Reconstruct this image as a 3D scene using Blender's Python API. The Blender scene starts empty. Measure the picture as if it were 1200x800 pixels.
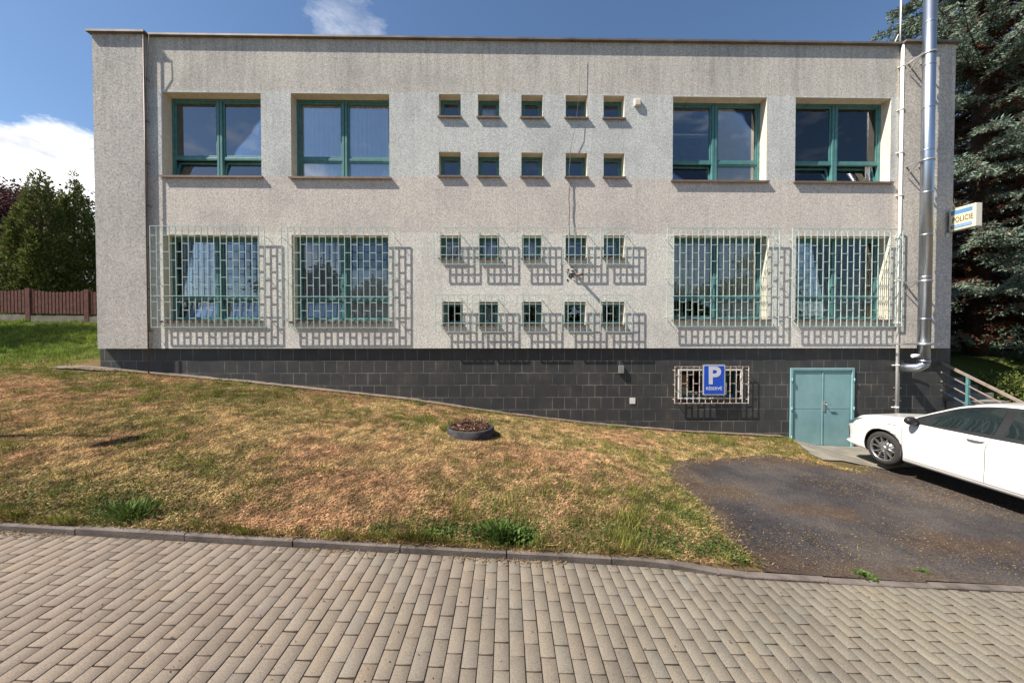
SUN, SKY, EXPO = 5.0, .072, .95
import bpy, bmesh, math, random
import numpy as np
from mathutils import Vector, Matrix
random.seed(7); rng = np.random.default_rng(7)
R = math.radians
scene = bpy.context.scene
COL = scene.collection

# ------------------------------------------------------------------ camera
CAM = Vector((0, 0, 2.1)); F = 420.0; YAW = 0.0150; PITCH = 0.0160
cd = bpy.data.cameras.new('camera'); cam = bpy.data.objects.new('camera', cd); COL.objects.link(cam)
cam.location = CAM; cam.rotation_euler = (math.pi/2 - PITCH, 0, -YAW)
cd.sensor_width = 36; cd.lens = 36*F/1200; cd.clip_start = .05; cd.clip_end = 3000
scene.camera = cam
_M = cam.rotation_euler.to_matrix()
def ray(px, py):
    return _M @ Vector((px-600, -(py-400), -F))
def wp(px, py, Y):                       # point of the plane Y=const measured on the photograph -> (X, Z)
    d = ray(px, py); t = Y/d.y
    return d.x*t, CAM.z + d.z*t

# ------------------------------------------------------------------ terrain
YK = 3.38                                 # kerb line
YW = 8.40                                 # facade plane
YP = 8.475                                # plinth plane
_zbx = [-60,-14,-9.7,-5.9,-2.3,.1,1.9,4.1,5.6,6.5,7.0,7.45,8.2,12,60]
_zbz = [2.4,1.42,1.36,1.0,.60,.24,.02,-.17,-.26,-.30,-.44,-.56,-.585,-.62,-1.2]
def zsw(X): return -.065*np.clip(X, -30, 30)
def sm(a, b, x):
    t = np.clip((x-a)/(b-a), 0, 1); return t*t*(3-2*t)
def ground(X, Y):
    X = np.asarray(X, float); Y = np.asarray(Y, float)
    s = zsw(X); b = np.interp(X, _zbx, _zbz)
    t = np.clip((Y-YK)/(YW-YK), 0, 1)
    left = 1-sm(.5, 4.0, X)
    z = s+.045*left + (b-s-.045*left)*t + .15*np.sin(math.pi*t**.8)*left
    zl = .172*np.clip(Y-YW, 0, 7.2) + .10*np.clip(Y-15.6, 0, 40)
    zr = 2.0*sm(9.2, 12.5, Y) + .03*np.clip(Y-12, 0, 60)
    mix = sm(-6, 6, X)
    z = z + zl*(1-mix) + zr*mix
    return z
def gpt(px, py):                          # where a sight line meets the ground
    d = ray(px, py); d.normalize()
    t = 1.5
    while t < 60:
        p = CAM + d*t
        if p.z < float(ground(p.x, p.y)): break
        t += .01
    return (p.x, p.y)

def _h(i, j, seed):
    n = (i*374761393 + j*668265263 + seed*1442695041) & 0xffffffff
    n = ((n ^ (n >> 13))*1274126177) & 0xffffffff
    return ((n ^ (n >> 16)) & 0xffff)/65535.0
def vnoise(x, y, seed=0):
    x = np.asarray(x, float); y = np.asarray(y, float)
    xi = np.floor(x).astype(np.int64); yi = np.floor(y).astype(np.int64)
    fx = x-xi; fy = y-yi; fx = fx*fx*(3-2*fx); fy = fy*fy*(3-2*fy)
    a = _h(xi, yi, seed); b = _h(xi+1, yi, seed); c = _h(xi, yi+1, seed); d = _h(xi+1, yi+1, seed)
    return (a*(1-fx)+b*fx)*(1-fy) + (c*(1-fx)+d*fx)*fy
def fnoise(x, y, seed=0, o=3):
    v = 0; a = 1; s = 0
    for k in range(o):
        v = v+a*vnoise(x*2**k, y*2**k, seed+k); s += a; a *= .5
    return v/s
def inpoly(X, Y, P):
    r = np.zeros(np.shape(X), bool); n = len(P)
    for i in range(n):
        x1, y1 = P[i]; x2, y2 = P[(i+1) % n]
        if y1 == y2: continue
        c = ((y1 > Y) != (y2 > Y)) & (X < (x2-x1)*(Y-y1)/(y2-y1)+x1)
        r ^= c
    return r

# ------------------------------------------------------------------ mesh helpers
ORI = {}
def org(o): return ORI.get(o.name, Vector((0, 0, 0))) if o else Vector((0, 0, 0))
class MB:
    def __init__(s): s.v = []; s.f = []; s.m = []; s.sm = []
    def add(s, vs, fs, mi=0, smooth=False):
        b = len(s.v); s.v += [tuple(p) for p in vs]
        for f in fs: s.f.append(tuple(i+b for i in f)); s.m.append(mi); s.sm.append(smooth)
        return s
    def box(s, x0, x1, y0, y1, z0, z1, mi=0):
        return s.add([(x0,y0,z0),(x1,y0,z0),(x1,y1,z0),(x0,y1,z0),(x0,y0,z1),(x1,y0,z1),(x1,y1,z1),(x0,y1,z1)],
                     [(0,3,2,1),(4,5,6,7),(0,1,5,4),(1,2,6,5),(2,3,7,6),(3,0,4,7)], mi)
    def bar(s, a, b, w, h=None, mi=0):     # square bar from a to b
        h = h or w; a = Vector(a); b = Vector(b); d = (b-a).normalized()
        u = d.cross(Vector((0,1,0)));
        if u.length < .01: u = d.cross(Vector((0,0,1)))
        u.normalize(); w2 = u.cross(d).normalized()
        vs = []
        for p in (a, b):
            for i, j in ((-1,-1),(1,-1),(1,1),(-1,1)): vs.append(p+u*(i*w/2)+w2*(j*h/2))
        return s.add(vs, [(0,1,2,3),(7,6,5,4),(0,4,5,1),(1,5,6,2),(2,6,7,3),(3,7,4,0)], mi)
    def tube(s, pts, r, n=8, mi=0, cap=True):
        pts = [Vector(p) for p in pts]; rr = r if isinstance(r, (list, tuple)) else [r]*len(pts)
        vs = []; fs = []; up = None
        for i, p in enumerate(pts):
            d = (pts[min(i+1, len(pts)-1)]-pts[max(i-1, 0)]).normalized()
            if up is None:
                up = Vector((0,0,1)) if abs(d.z) < .9 else Vector((1,0,0))
            u = d.cross(up).normalized(); w = u.cross(d).normalized(); up = w
            for k in range(n):
                a = 2*math.pi*k/n; vs.append(p+(u*math.cos(a)+w*math.sin(a))*rr[i])
        for i in range(len(pts)-1):
            for k in range(n):
                fs.append((i*n+k, i*n+(k+1) % n, (i+1)*n+(k+1) % n, (i+1)*n+k))
        s.add(vs, fs, mi, True)
        if cap:
            b = len(s.v)-len(vs)
            s.f.append(tuple(b+k for k in range(n))[::-1]); s.m.append(mi); s.sm.append(False)
            s.f.append(tuple(b+(len(pts)-1)*n+k for k in range(n))); s.m.append(mi); s.sm.append(False)
        return s
    def lathe(s, prof, c=(0,0,0), axis='Z', n=32, mi=0, smooth=True):
        vs = []; fs = []
        for (r, z) in prof:
            for k in range(n):
                a = 2*math.pi*k/n; x, y = r*math.cos(a), r*math.sin(a)
                if axis == 'Z': vs.append((c[0]+x, c[1]+y, c[2]+z))
                elif axis == 'X': vs.append((c[0]+z, c[1]+x, c[2]+y))
                else: vs.append((c[0]+x, c[1]+z, c[2]+y))
        for i in range(len(prof)-1):
            for k in range(n):
                fs.append((i*n+k, i*n+(k+1) % n, (i+1)*n+(k+1) % n, (i+1)*n+k))
        return s.add(vs, fs, mi, smooth)
    def build(s, name, mat, parent=None, loc=None, local=False, bevel=0, fixn=True):
        me = bpy.data.meshes.new(name)
        o = bpy.data.objects.new(name, me); COL.objects.link(o)
        base = org(parent)
        if local: off = Vector((0,0,0)); o.location = Vector(loc or (0,0,0))-(base if loc else Vector((0,0,0))); ORI[o.name] = Vector(loc) if loc else base
        else:
            L = Vector(loc) if loc else base
            off = L; o.location = L-base if parent else L; ORI[o.name] = L
        me.from_pydata([(p[0]-off.x, p[1]-off.y, p[2]-off.z) for p in s.v], [], s.f)
        for m in (mat if isinstance(mat, (list, tuple)) else [mat]): me.materials.append(m)
        me.polygons.foreach_set('material_index', s.m); me.polygons.foreach_set('use_smooth', s.sm)
        if fixn:
            bm = bmesh.new(); bm.from_mesh(me); bmesh.ops.recalc_face_normals(bm, faces=bm.faces); bm.to_mesh(me); bm.free()
        me.update()
        if parent: o.parent = parent
        if bevel:
            b = o.modifiers.new('bevel', 'BEVEL'); b.width = bevel; b.segments = 2; b.limit_method = 'ANGLE'; b.angle_limit = R(40)
        return o
def npmesh(name, V, Fq, mat, parent=None, col=None, loc=None, smooth=False):
    me = bpy.data.meshes.new(name); o = bpy.data.objects.new(name, me); COL.objects.link(o)
    base = org(parent); L = Vector(loc) if loc is not None else base
    V = np.asarray(V, np.float32)-np.array(L[:], np.float32); Fq = np.asarray(Fq, np.int32); k = Fq.shape[1]
    me.vertices.add(len(V)); me.vertices.foreach_set('co', V.ravel())
    me.loops.add(Fq.size); me.loops.foreach_set('vertex_index', Fq.ravel())
    me.polygons.add(len(Fq)); me.polygons.foreach_set('loop_start', np.arange(0, Fq.size, k, dtype=np.int32))
    me.polygons.foreach_set('loop_total', np.full(len(Fq), k, np.int32))
    if smooth: me.polygons.foreach_set('use_smooth', np.ones(len(Fq), bool))
    if col is not None:
        a = me.color_attributes.new('Col', 'FLOAT_COLOR', 'POINT')
        c = np.ones((len(V), 4), np.float32); c[:, :3] = col; a.data.foreach_set('color', c.ravel())
    me.materials.append(mat); me.update(); me.validate()
    o.location = L-base if parent else L; ORI[o.name] = L
    if parent: o.parent = parent
    return o
def tag(o, label=None, cat=None, group=None, kind=None):
    if label: o['label'] = label
    if cat: o['category'] = cat
    if group: o['group'] = group
    if kind: o['kind'] = kind
    return o
def empty(name, loc, label=None, cat=None, group=None, parent=None):
    o = bpy.data.objects.new(name, None); COL.objects.link(o); o.empty_display_size = .2
    o.location = Vector(loc)-org(parent) if parent else loc; ORI[o.name] = Vector(loc)
    if parent: o.parent = parent
    return tag(o, label, cat, group)

# ------------------------------------------------------------------ materials
def newmat(name):
    m = bpy.data.materials.new(name); m.use_nodes = True
    nt = m.node_tree; b = nt.nodes['Principled BSDF']; return m, nt, b
def N(nt, t, **k):
    n = nt.nodes.new(t)
    for a, v in k.items():
        if a.startswith('i_'): n.inputs[a[2:].replace('_', ' ')].default_value = v
        else: setattr(n, a, v)
    return n
def ramp(nt, fac, stops):
    r = nt.nodes.new('ShaderNodeValToRGB'); el = r.color_ramp.elements
    while len(el) < len(stops): el.new(.5)
    for e, (p, c) in zip(el, stops): e.position = p; e.color = (*c, 1) if len(c) == 3 else c
    nt.links.new(fac, r.inputs[0]); return r.outputs[0]
def coords(nt, scale=(1,1,1), kind='Object'):
    tc = nt.nodes.new('ShaderNodeTexCoord'); mp = nt.nodes.new('ShaderNodeMapping')
    mp.inputs['Scale'].default_value = scale; nt.links.new(tc.outputs[kind], mp.inputs[0]); return mp.outputs[0]
def noise(nt, vec, scale, detail=4, rough=.6):
    n = N(nt, 'ShaderNodeTexNoise'); n.inputs['Scale'].default_value = scale; n.inputs['Detail'].default_value = detail
    n.inputs['Roughness'].default_value = rough; nt.links.new(vec, n.inputs['Vector']); return n.outputs['Fac']
def mixc(nt, f, a, b, mode='MIX'):
    m = nt.nodes.new('ShaderNodeMix'); m.data_type = 'RGBA'; m.blend_type = mode
    for s, v in ((0, f), (6, a), (7, b)):
        if hasattr(v, 'links'): nt.links.new(v, m.inputs[s])
        else: m.inputs[s].default_value = v if s == 0 else (*v, 1)
    return m.outputs[2]
def mth(nt, op, a, b=0.0, clamp=False):
    m = nt.nodes.new('ShaderNodeMath'); m.operation = op; m.use_clamp = clamp
    for i, v in enumerate((a, b)):
        if hasattr(v, 'links'): nt.links.new(v, m.inputs[i])
        else: m.inputs[i].default_value = v
    return m.outputs[0]
def bump(nt, b, h, dist=.01, st=1.0):
    n = N(nt, 'ShaderNodeBump'); n.inputs['Distance'].default_value = dist; n.inputs['Strength'].default_value = st
    nt.links.new(h, n.inputs['Height']); nt.links.new(n.outputs[0], b.inputs['Normal'])
def plain(name, c, rough=.6, metal=0, var=.15, scale=6, bmp=0, spec=.4):
    m, nt, b = newmat(name); v = coords(nt); f = noise(nt, v, scale, 5)
    o = ramp(nt, f, [(.3, tuple(x*(1-var) for x in c)), (.7, tuple(min(1, x*(1+var)) for x in c))])
    nt.links.new(o, b.inputs['Base Color']); b.inputs['Roughness'].default_value = rough; b.inputs['Metallic'].default_value = metal
    b.inputs['Specular IOR Level'].default_value = spec
    if bmp: bump(nt, b, noise(nt, v, scale*12, 3), bmp)
    return m
def vcol(name, rough=.8, trans=0.0, mul=1.0):
    m, nt, b = newmat(name)
    a = N(nt, 'ShaderNodeVertexColor', layer_name='Col')
    nt.links.new(a.outputs[0], b.inputs['Base Color']); b.inputs['Roughness'].default_value = rough
    b.inputs['Specular IOR Level'].default_value = .15
    if trans:
        t = N(nt, 'ShaderNodeBsdfTranslucent'); nt.links.new(a.outputs[0], t.inputs[0])
        mx = N(nt, 'ShaderNodeMixShader'); mx.inputs[0].default_value = trans
        nt.links.new(b.outputs[0], mx.inputs[1]); nt.links.new(t.outputs[0], mx.inputs[2])
        nt.links.new(mx.outputs[0], nt.nodes['Material Output'].inputs[0])
    return m

def stucco(name, bands):
    # pebble-dash render: coarse grains, horizontal day-work bands given by height, rain streaks
    m, nt, b = newmat(name); v = coords(nt)
    geo = N(nt, 'ShaderNodeNewGeometry'); sp = N(nt, 'ShaderNodeSeparateXYZ'); nt.links.new(geo.outputs['Position'], sp.inputs[0])
    wob = mth(nt, 'MULTIPLY', mth(nt, 'SUBTRACT', noise(nt, v, 3, 2), .5), .07)
    z = mth(nt, 'ADD', sp.outputs[2], wob)
    base = mixc(nt, 0.0, bands[0][1], bands[0][1])
    for z0, c in bands[1:]:
        base = mixc(nt, mth(nt, 'MULTIPLY', mth(nt, 'SUBTRACT', z, z0), 40, True), base, c)
    g = noise(nt, v, 36, 4, .8)
    grain = ramp(nt, g, [(.32, (.30,.29,.28)), (.42, (.84,.84,.84)), (.53, (1.02,1.02,1.02)), (.68, (1.30,1.28,1.25))])
    vo = N(nt, 'ShaderNodeTexVoronoi'); vo.inputs['Scale'].default_value = 38; nt.links.new(v, vo.inputs['Vector'])
    peb = ramp(nt, vo.outputs['Color'], [(.0, (.72,.71,.70)), (.5, (1,1,1)), (1, (1.22,1.2,1.16))])
    c = mixc(nt, 1.0, base, grain, 'MULTIPLY'); c = mixc(nt, .85, c, peb, 'MULTIPLY')
    big = ramp(nt, noise(nt, v, .7, 5, .6), [(.3, (.80,.80,.82)), (.5, (1,1,1)), (.7, (1.08,1.07,1.05))])
    c = mixc(nt, 1.0, c, big, 'MULTIPLY')
    sv = coords(nt, (5, 5, .35)); st = ramp(nt, noise(nt, sv, 1.6, 4, .65), [(.42, (1,1,1)), (.70, (.76,.75,.73))])
    topm = mth(nt, 'MULTIPLY', mth(nt, 'SUBTRACT', sp.outputs[2], 6.6), .45, True)
    c = mixc(nt, mth(nt, 'ADD', topm, .35, True), c, mixc(nt, 1.0, c, st, 'MULTIPLY'))
    nt.links.new(c, b.inputs['Base Color']); b.inputs['Roughness'].default_value = .95; b.inputs['Specular IOR Level'].default_value = .1
    bump(nt, b, mth(nt, 'ADD', g, mth(nt, 'MULTIPLY', vo.outputs['Distance'], .6)), .010, .38)
    return m
Z1 = wp(600, 110, YW)[1]; Z2 = wp(600, 209, YW)[1]; Z3 = wp(600, 274, YW)[1]
M = {}
M['stucco'] = stucco('pebble_dash_render', [(0, (.735,.69,.615)), (Z3, (.655,.585,.515)), (Z2, (.615,.61,.57)), (Z1, (.58,.535,.47))])
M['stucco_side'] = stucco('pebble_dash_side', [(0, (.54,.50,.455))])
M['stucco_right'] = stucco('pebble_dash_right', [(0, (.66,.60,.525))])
def reveal_mat():
    m, nt, b = newmat('reveal_plaster'); v = coords(nt); f = noise(nt, v, 9, 5)
    nt.links.new(ramp(nt, f, [(.3, (.60,.52,.40)), (.7, (.74,.66,.52))]), b.inputs['Base Color']); b.inputs['Roughness'].default_value = .9
    bump(nt, b, noise(nt, v, 60, 3), .004); return m
M['reveal'] = reveal_mat()
M['frame'] = plain('teal_window_paint', (.080,.205,.20), .45, 0, .22, 9)
M['grille'] = plain('pale_green_bar_paint', (.42,.51,.46), .5, 0, .25, 14)
def rusty():
    m, nt, b = newmat('rusty_white_bar_paint'); v = coords(nt); f = noise(nt, v, 22, 4)
    nt.links.new(ramp(nt, f, [(.44, (.60,.62,.58)), (.56, (.38,.17,.08))]), b.inputs['Base Color']); b.inputs['Roughness'].default_value = .7; return m
M['rusty'] = rusty()
M['sill'] = plain('brown_metal_sill', (.22,.15,.11), .5, .2, .2, 8)
M['coping'] = plain('weathered_coping_metal', (.20,.165,.14), .5, .3, .35, 3)
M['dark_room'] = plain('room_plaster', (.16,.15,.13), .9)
M['curtain'] = plain('net_curtain', (.85,.85,.83), .9, 0, .08)
M['curtain_grey'] = plain('grey_curtain', (.50,.52,.57), .9, 0, .12)
M['blind'] = plain('beige_blind', (.84,.77,.60), .7, 0, .08)
M['black'] = plain('black_plastic_and_shade', (.015,.015,.016), .5)
M['zinc'] = plain('zinc_wire', (.10,.095,.09), .6, .6)
M['white_pvc'] = plain('white_pipe', (.72,.68,.62), .45, 0, .1)
M['steel'] = plain('stainless_flue', (.46,.49,.54), .36, 1.0, .05, 3)
M['galv'] = plain('galvanised', (.50,.49,.47), .4, .8, .2, 10)
M['brown_pipe'] = plain('brown_pipe', (.16,.11,.09), .5, .2)
M['concrete'] = plain('pale_concrete', (.20,.175,.14), .95, 0, .30, 3.2, .006)
M['roofing'] = plain('bitumen_roof', (.06,.06,.06), .9)
M['cream'] = plain('cream_plastic', (.72,.62,.42), .5)
def glassmat(name, extra, tint=(.82,.86,.88)):
    m, nt, b = newmat(name); nt.nodes.remove(b)
    fr = N(nt, 'ShaderNodeFresnel'); fr.inputs[0].default_value = 1.5
    t = N(nt, 'ShaderNodeBsdfTransparent'); t.inputs[0].default_value = (*tint, 1)
    g = N(nt, 'ShaderNodeBsdfGlossy'); g.inputs['Roughness'].default_value = 0.01; g.inputs[0].default_value = (.95,.97,1,1)
    v = coords(nt); bn = N(nt, 'ShaderNodeBump'); bn.inputs['Distance'].default_value = .004; bn.inputs['Strength'].default_value = .15
    nt.links.new(noise(nt, v, 1.4, 1), bn.inputs['Height']); nt.links.new(bn.outputs[0], g.inputs['Normal'])
    mx = N(nt, 'ShaderNodeMixShader'); nt.links.new(mth(nt, 'ADD', fr.outputs[0], extra, True), mx.inputs[0])
    nt.links.new(t.outputs[0], mx.inputs[1]); nt.links.new(g.outputs[0], mx.inputs[2])
    nt.links.new(mx.outputs[0], nt.nodes['Material Output'].inputs[0]); return m
M['glass'] = glassmat('window_glass', .04, (.97,.98,.98))
M['glass_added_sky'] = glassmat('window_glass_added_reflection', .18, (.97,.98,.98))  # same glass as the other panes, stronger sky reflection put into the material
def tiles():
    m, nt, b = newmat('dark_plinth_tiles')
    tc = N(nt, 'ShaderNodeTexCoord'); sp = N(nt, 'ShaderNodeSeparateXYZ'); nt.links.new(tc.outputs['Object'], sp.inputs[0])
    cb = N(nt, 'ShaderNodeCombineXYZ'); nt.links.new(mth(nt, 'ADD', sp.outputs[0], sp.outputs[1]), cb.inputs[0])
    nt.links.new(mth(nt, 'ADD', sp.outputs[2], -.06), cb.inputs[1])
    br = N(nt, 'ShaderNodeTexBrick'); nt.links.new(cb.outputs[0], br.inputs['Vector'])
    br.offset = .5; br.inputs['Scale'].default_value = 1; br.inputs['Brick Width'].default_value = .29; br.inputs['Row Height'].default_value = .29
    br.inputs['Mortar Size'].default_value = .0042; br.inputs['Mortar Smooth'].default_value = .2
    br.inputs['Color1'].default_value = (.041,.042,.042,1); br.inputs['Color2'].default_value = (.053,.052,.050,1); br.inputs['Mortar'].default_value = (.26,.23,.19,1)
    v = coords(nt); n1 = noise(nt, v, 1.7, 3)
    gr = mixc(nt, mth(nt, 'MULTIPLY', mth(nt, 'SUBTRACT', n1, .38), 5, True), (.05,.05,.05), (.27,.24,.20))
    nt.links.new(gr, br.inputs['Mortar'])
    dirt = ramp(nt, noise(nt, v, 2.2, 6, .7), [(.3, (.72,.72,.74)), (.55, (1.05,1.03,1.0)), (.72, (1.7,1.45,1.2))])
    nt.links.new(mixc(nt, 1, br.outputs[0], dirt, 'MULTIPLY'), b.inputs['Base Color'])
    b.inputs['Roughness'].default_value = .5; bump(nt, b, mth(nt, 'SUBTRACT', 1.0, br.outputs['Fac']), .003, .6)
    return m
M['tiles'] = tiles()
def doorm():
    m, nt, b = newmat('faded_teal_steel'); v = coords(nt); f = noise(nt, v, 2.6, 6, .65)
    nt.links.new(ramp(nt, f, [(.3, (.17,.315,.32)), (.7, (.25,.40,.39))]), b.inputs['Base Color']); b.inputs['Roughness'].default_value = .55
    bump(nt, b, noise(nt, v, 5, 3), .006, .5); return m
M['door'] = doorm()

# ------------------------------------------------------------------ building
X_L = wp(111.5, 250, 8.33)[0]; X_PL = wp(171.5, 250, 8.33)[0]
X_PR = wp(1058, 250, 8.33)[0]; X_R = wp(1116.5, 250, 8.33)[0]
ZB = wp(600, 408, YW)[1]; ZT = wp(600, 48.5, YW)[1]
YB = YW+11.5
bld = empty('police_station', (0, YW, 0), 'two storey pebble-dashed police station with barred ground floor windows and dark tiled plinth', 'building')
DEP = .226
big = [(190,108,306.5,207), (340.6,109.3,456.5,208.3), (788.8,113.3,897.9,212.4), (932.6,114.3,1042.8,213.7),
       (190.5,275,304.6,375.8), (341.6,275.3,455.3,376.3), (789.5,276,900,374.2), (933,276.4,1041,374.4)]
sx1 = [(514.3,539.9), (560,585), (611,636), (663,688), (707.4,731.6)]
sx4 = [(518.5,542.2), (561,583.8), (612,635), (661.6,686.4), (706,731.8)]
sx3 = [(515.3,540), (561,585), (611.8,634.5), (662.9,687.7), (707.7,731.8)]
small = []
for k, (a, b) in enumerate(sx1): small.append((a, 110.3+.45*k, b, 137+.45*k))
for k, (a, b) in enumerate(sx1): small.append((a, 178+.45*k, b, 206.4+.3*k))
for k, (a, b) in enumerate(sx3): small.append((a, 275.8, b, 302.4))
for k, (a, b) in enumerate(sx4): small.append((a, 353.5, b, 380))
def rect(px, Y):
    x0, z1 = wp(px[0], px[1], Y); x1, z0 = wp(px[2], px[3], Y); return [x0, x1, z0, z1]
HB = [rect(p, YW) for p in big]; HS = [rect(p, YW) for p in small]
base_hole = rect((796, 434, 867, 465.5), YP)
def holed(mb, x0, x1, z0, z1, Y, holes):
    xs = sorted({x0, x1, *[h[0] for h in holes], *[h[1] for h in holes]}); zs = sorted({z0, z1, *[h[2] for h in holes], *[h[3] for h in holes]})
    idx = {}
    def vid(i, j):
        if (i, j) not in idx: idx[(i, j)] = len(mb.v); mb.v.append((xs[i], Y, zs[j]))
        return idx[(i, j)]
    for i in range(len(xs)-1):
        for j in range(len(zs)-1):
            cx = (xs[i]+xs[i+1])/2; cz = (zs[j]+zs[j+1])/2
            if any(h[0] < cx < h[1] and h[2] < cz < h[3] for h in holes): continue
            mb.f.append((vid(i, j), vid(i+1, j), vid(i+1, j+1), vid(i, j+1))); mb.m.append(0); mb.sm.append(False)
mb = MB(); holed(mb, X_PL, X_PR, ZB, ZT, YW, HB+HS)
mb.add([(X_PL,YW,ZB),(X_PR,YW,ZB),(X_PR,YP+.02,ZB),(X_PL,YP+.02,ZB)], [(0,1,2,3)])
wall = mb.build('wall', M['stucco'], bld, fixn=False)
def reveal(h, parent):
    mb = MB(); x0, x1, z0, z1 = h; d = YW+DEP+.05; e = .001
    for q in ([(x0,YW+e,z0),(x0,YW+e,z1),(x0,d,z1),(x0,d,z0)], [(x1,YW+e,z1),(x1,YW+e,z0),(x1,d,z0),(x1,d,z1)],
              [(x0,YW+e,z1),(x1,YW+e,z1),(x1,d,z1),(x0,d,z1)], [(x1,YW+e,z0),(x0,YW+e,z0),(x0,d,z0),(x1,d,z0)]):
        mb.add(q, [(0,1,2,3)])
    mb.build('reveal', M['reveal'], parent)
# side, back and inner walls, slightly proud side piers (pilasters)
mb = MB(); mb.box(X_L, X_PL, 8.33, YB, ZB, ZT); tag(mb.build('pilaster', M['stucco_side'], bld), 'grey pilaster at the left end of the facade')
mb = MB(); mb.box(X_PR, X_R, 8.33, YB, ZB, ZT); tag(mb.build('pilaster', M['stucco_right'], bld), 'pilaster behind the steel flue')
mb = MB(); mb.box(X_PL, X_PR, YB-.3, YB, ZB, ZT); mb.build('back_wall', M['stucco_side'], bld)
mb = MB(); mb.box(X_L+.05, X_R-.05, 8.5, YB-.02, ZT-.35, ZT-.1); mb.build('roof', M['roofing'], bld)
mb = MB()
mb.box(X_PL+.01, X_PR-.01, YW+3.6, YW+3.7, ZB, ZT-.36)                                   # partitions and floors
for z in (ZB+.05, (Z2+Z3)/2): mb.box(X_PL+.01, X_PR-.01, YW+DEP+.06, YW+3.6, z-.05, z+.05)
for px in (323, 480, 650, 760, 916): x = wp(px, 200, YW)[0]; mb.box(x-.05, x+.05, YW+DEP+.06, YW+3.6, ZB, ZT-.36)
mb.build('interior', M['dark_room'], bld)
# coping
co = MB()
zt = wp(600, 44.2, YW)[1]; zb_ = zt-.05
co.box(X_PL+.07, X_PR-.07, YW-.075, YW+.25, ZT-.002, ZT+.038)
co.box(X_L-.07, X_PL+.07, 8.33-.075, YW+.25, ZT, ZT+.045)
co.box(X_PR-.07, X_R+.07, 8.33-.075, YW+.25, ZT, ZT+.045)
co.box(X_L-.07, X_L+.2, YW+.25, YB, ZT, ZT+.06); co.box(X_R-.2, X_R+.07, YW+.25, YB, ZT, ZT+.06)
co.build('coping', M['coping'], bld)
# plinth
XP0 = wp(117.5, 415, YP)[0]; XP1 = wp(1113.5, 430, YP)[0]
DX0, DZ1 = wp(926, 431, YP); DX1, _ = wp(1000.5, 431, YP); DZ0 = wp(960, 526.5, YP)[1]
mb = MB(); holed(mb, XP0, XP1, -1.2, ZB, YP, [base_hole, [DX0, DX1, -1.2, DZ1]])
mb.add([(XP0,YP,-1.2),(XP0,YP,ZB),(XP0,YB,ZB),(XP0,YB,-1.2)], [(0,1,2,3)]); mb.add([(XP1,YP,-1.2),(XP1,YB,-1.2),(XP1,YB,ZB),(XP1,YP,ZB)], [(0,1,2,3)])
mb.build('plinth', M['tiles'], bld, fixn=False)
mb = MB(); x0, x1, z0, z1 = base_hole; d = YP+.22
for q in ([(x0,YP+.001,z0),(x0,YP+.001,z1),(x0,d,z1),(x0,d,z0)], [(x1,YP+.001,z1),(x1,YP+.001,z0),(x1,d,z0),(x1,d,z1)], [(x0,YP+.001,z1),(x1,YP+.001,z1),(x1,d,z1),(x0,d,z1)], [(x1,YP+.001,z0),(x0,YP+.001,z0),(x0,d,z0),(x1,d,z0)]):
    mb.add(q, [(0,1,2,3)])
mb.build('basement_reveal', M['black'], bld)  # shade of the recess put into the colour as flat black
MB().box(XP0+.1, XP1-.1, YP+1.5, YP+1.55, -1.2, ZB).build('basement_inner_wall', M['black'], bld)  # darkness of the unlit basement painted as a black wall

# ---- windows
def frame_rect(mb, x0, x1, z0, z1, y0, y1, t):
    mb.box(x0, x1, y0, y1, z1-t, z1); mb.box(x0, x1, y0, y1, z0, z0+t)
    mb.box(x0, x0+t, y0+.001, y1, z0+t, z1-t); mb.box(x1-t, x1, y0+.001, y1, z0+t, z1-t)
def curtain_mesh(x0, x1, z0, z1, y, amp=.025, wl=.11, seed=0):
    n = max(8, int((x1-x0)/.012)); vs = []; fs = []
    r = random.Random(seed); ph = r.random()*6
    for i in range(n+1):
        x = x0+(x1-x0)*i/n
        yy = y+amp*math.sin(x/wl*6.28+ph+1.3*math.sin(x*3.1+ph))+amp*.4*math.sin(x/wl*14+ph*2)
        vs += [(x, yy, z0), (x, yy+.01, z1)]
    for i in range(n): fs.append((2*i, 2*i+2, 2*i+3, 2*i+1))
    m = MB(); m.add(vs, fs, 0, True); return m
def blind_mesh(x0, x1, z0, z1, y, tilt=-1.2):
    m = MB(); z = z1
    while z > z0:
        a = .012*math.cos(tilt); b = .012*math.sin(tilt)
        m.add([(x0,y-a,z-b),(x1,y-a,z-b),(x1,y+a,z+b),(x0,y+a,z+b)], [(0,1,2,3)]); z -= .022
    m.box(x0, x1, y-.015, y+.015, z1, z1+.03); return m
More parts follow.
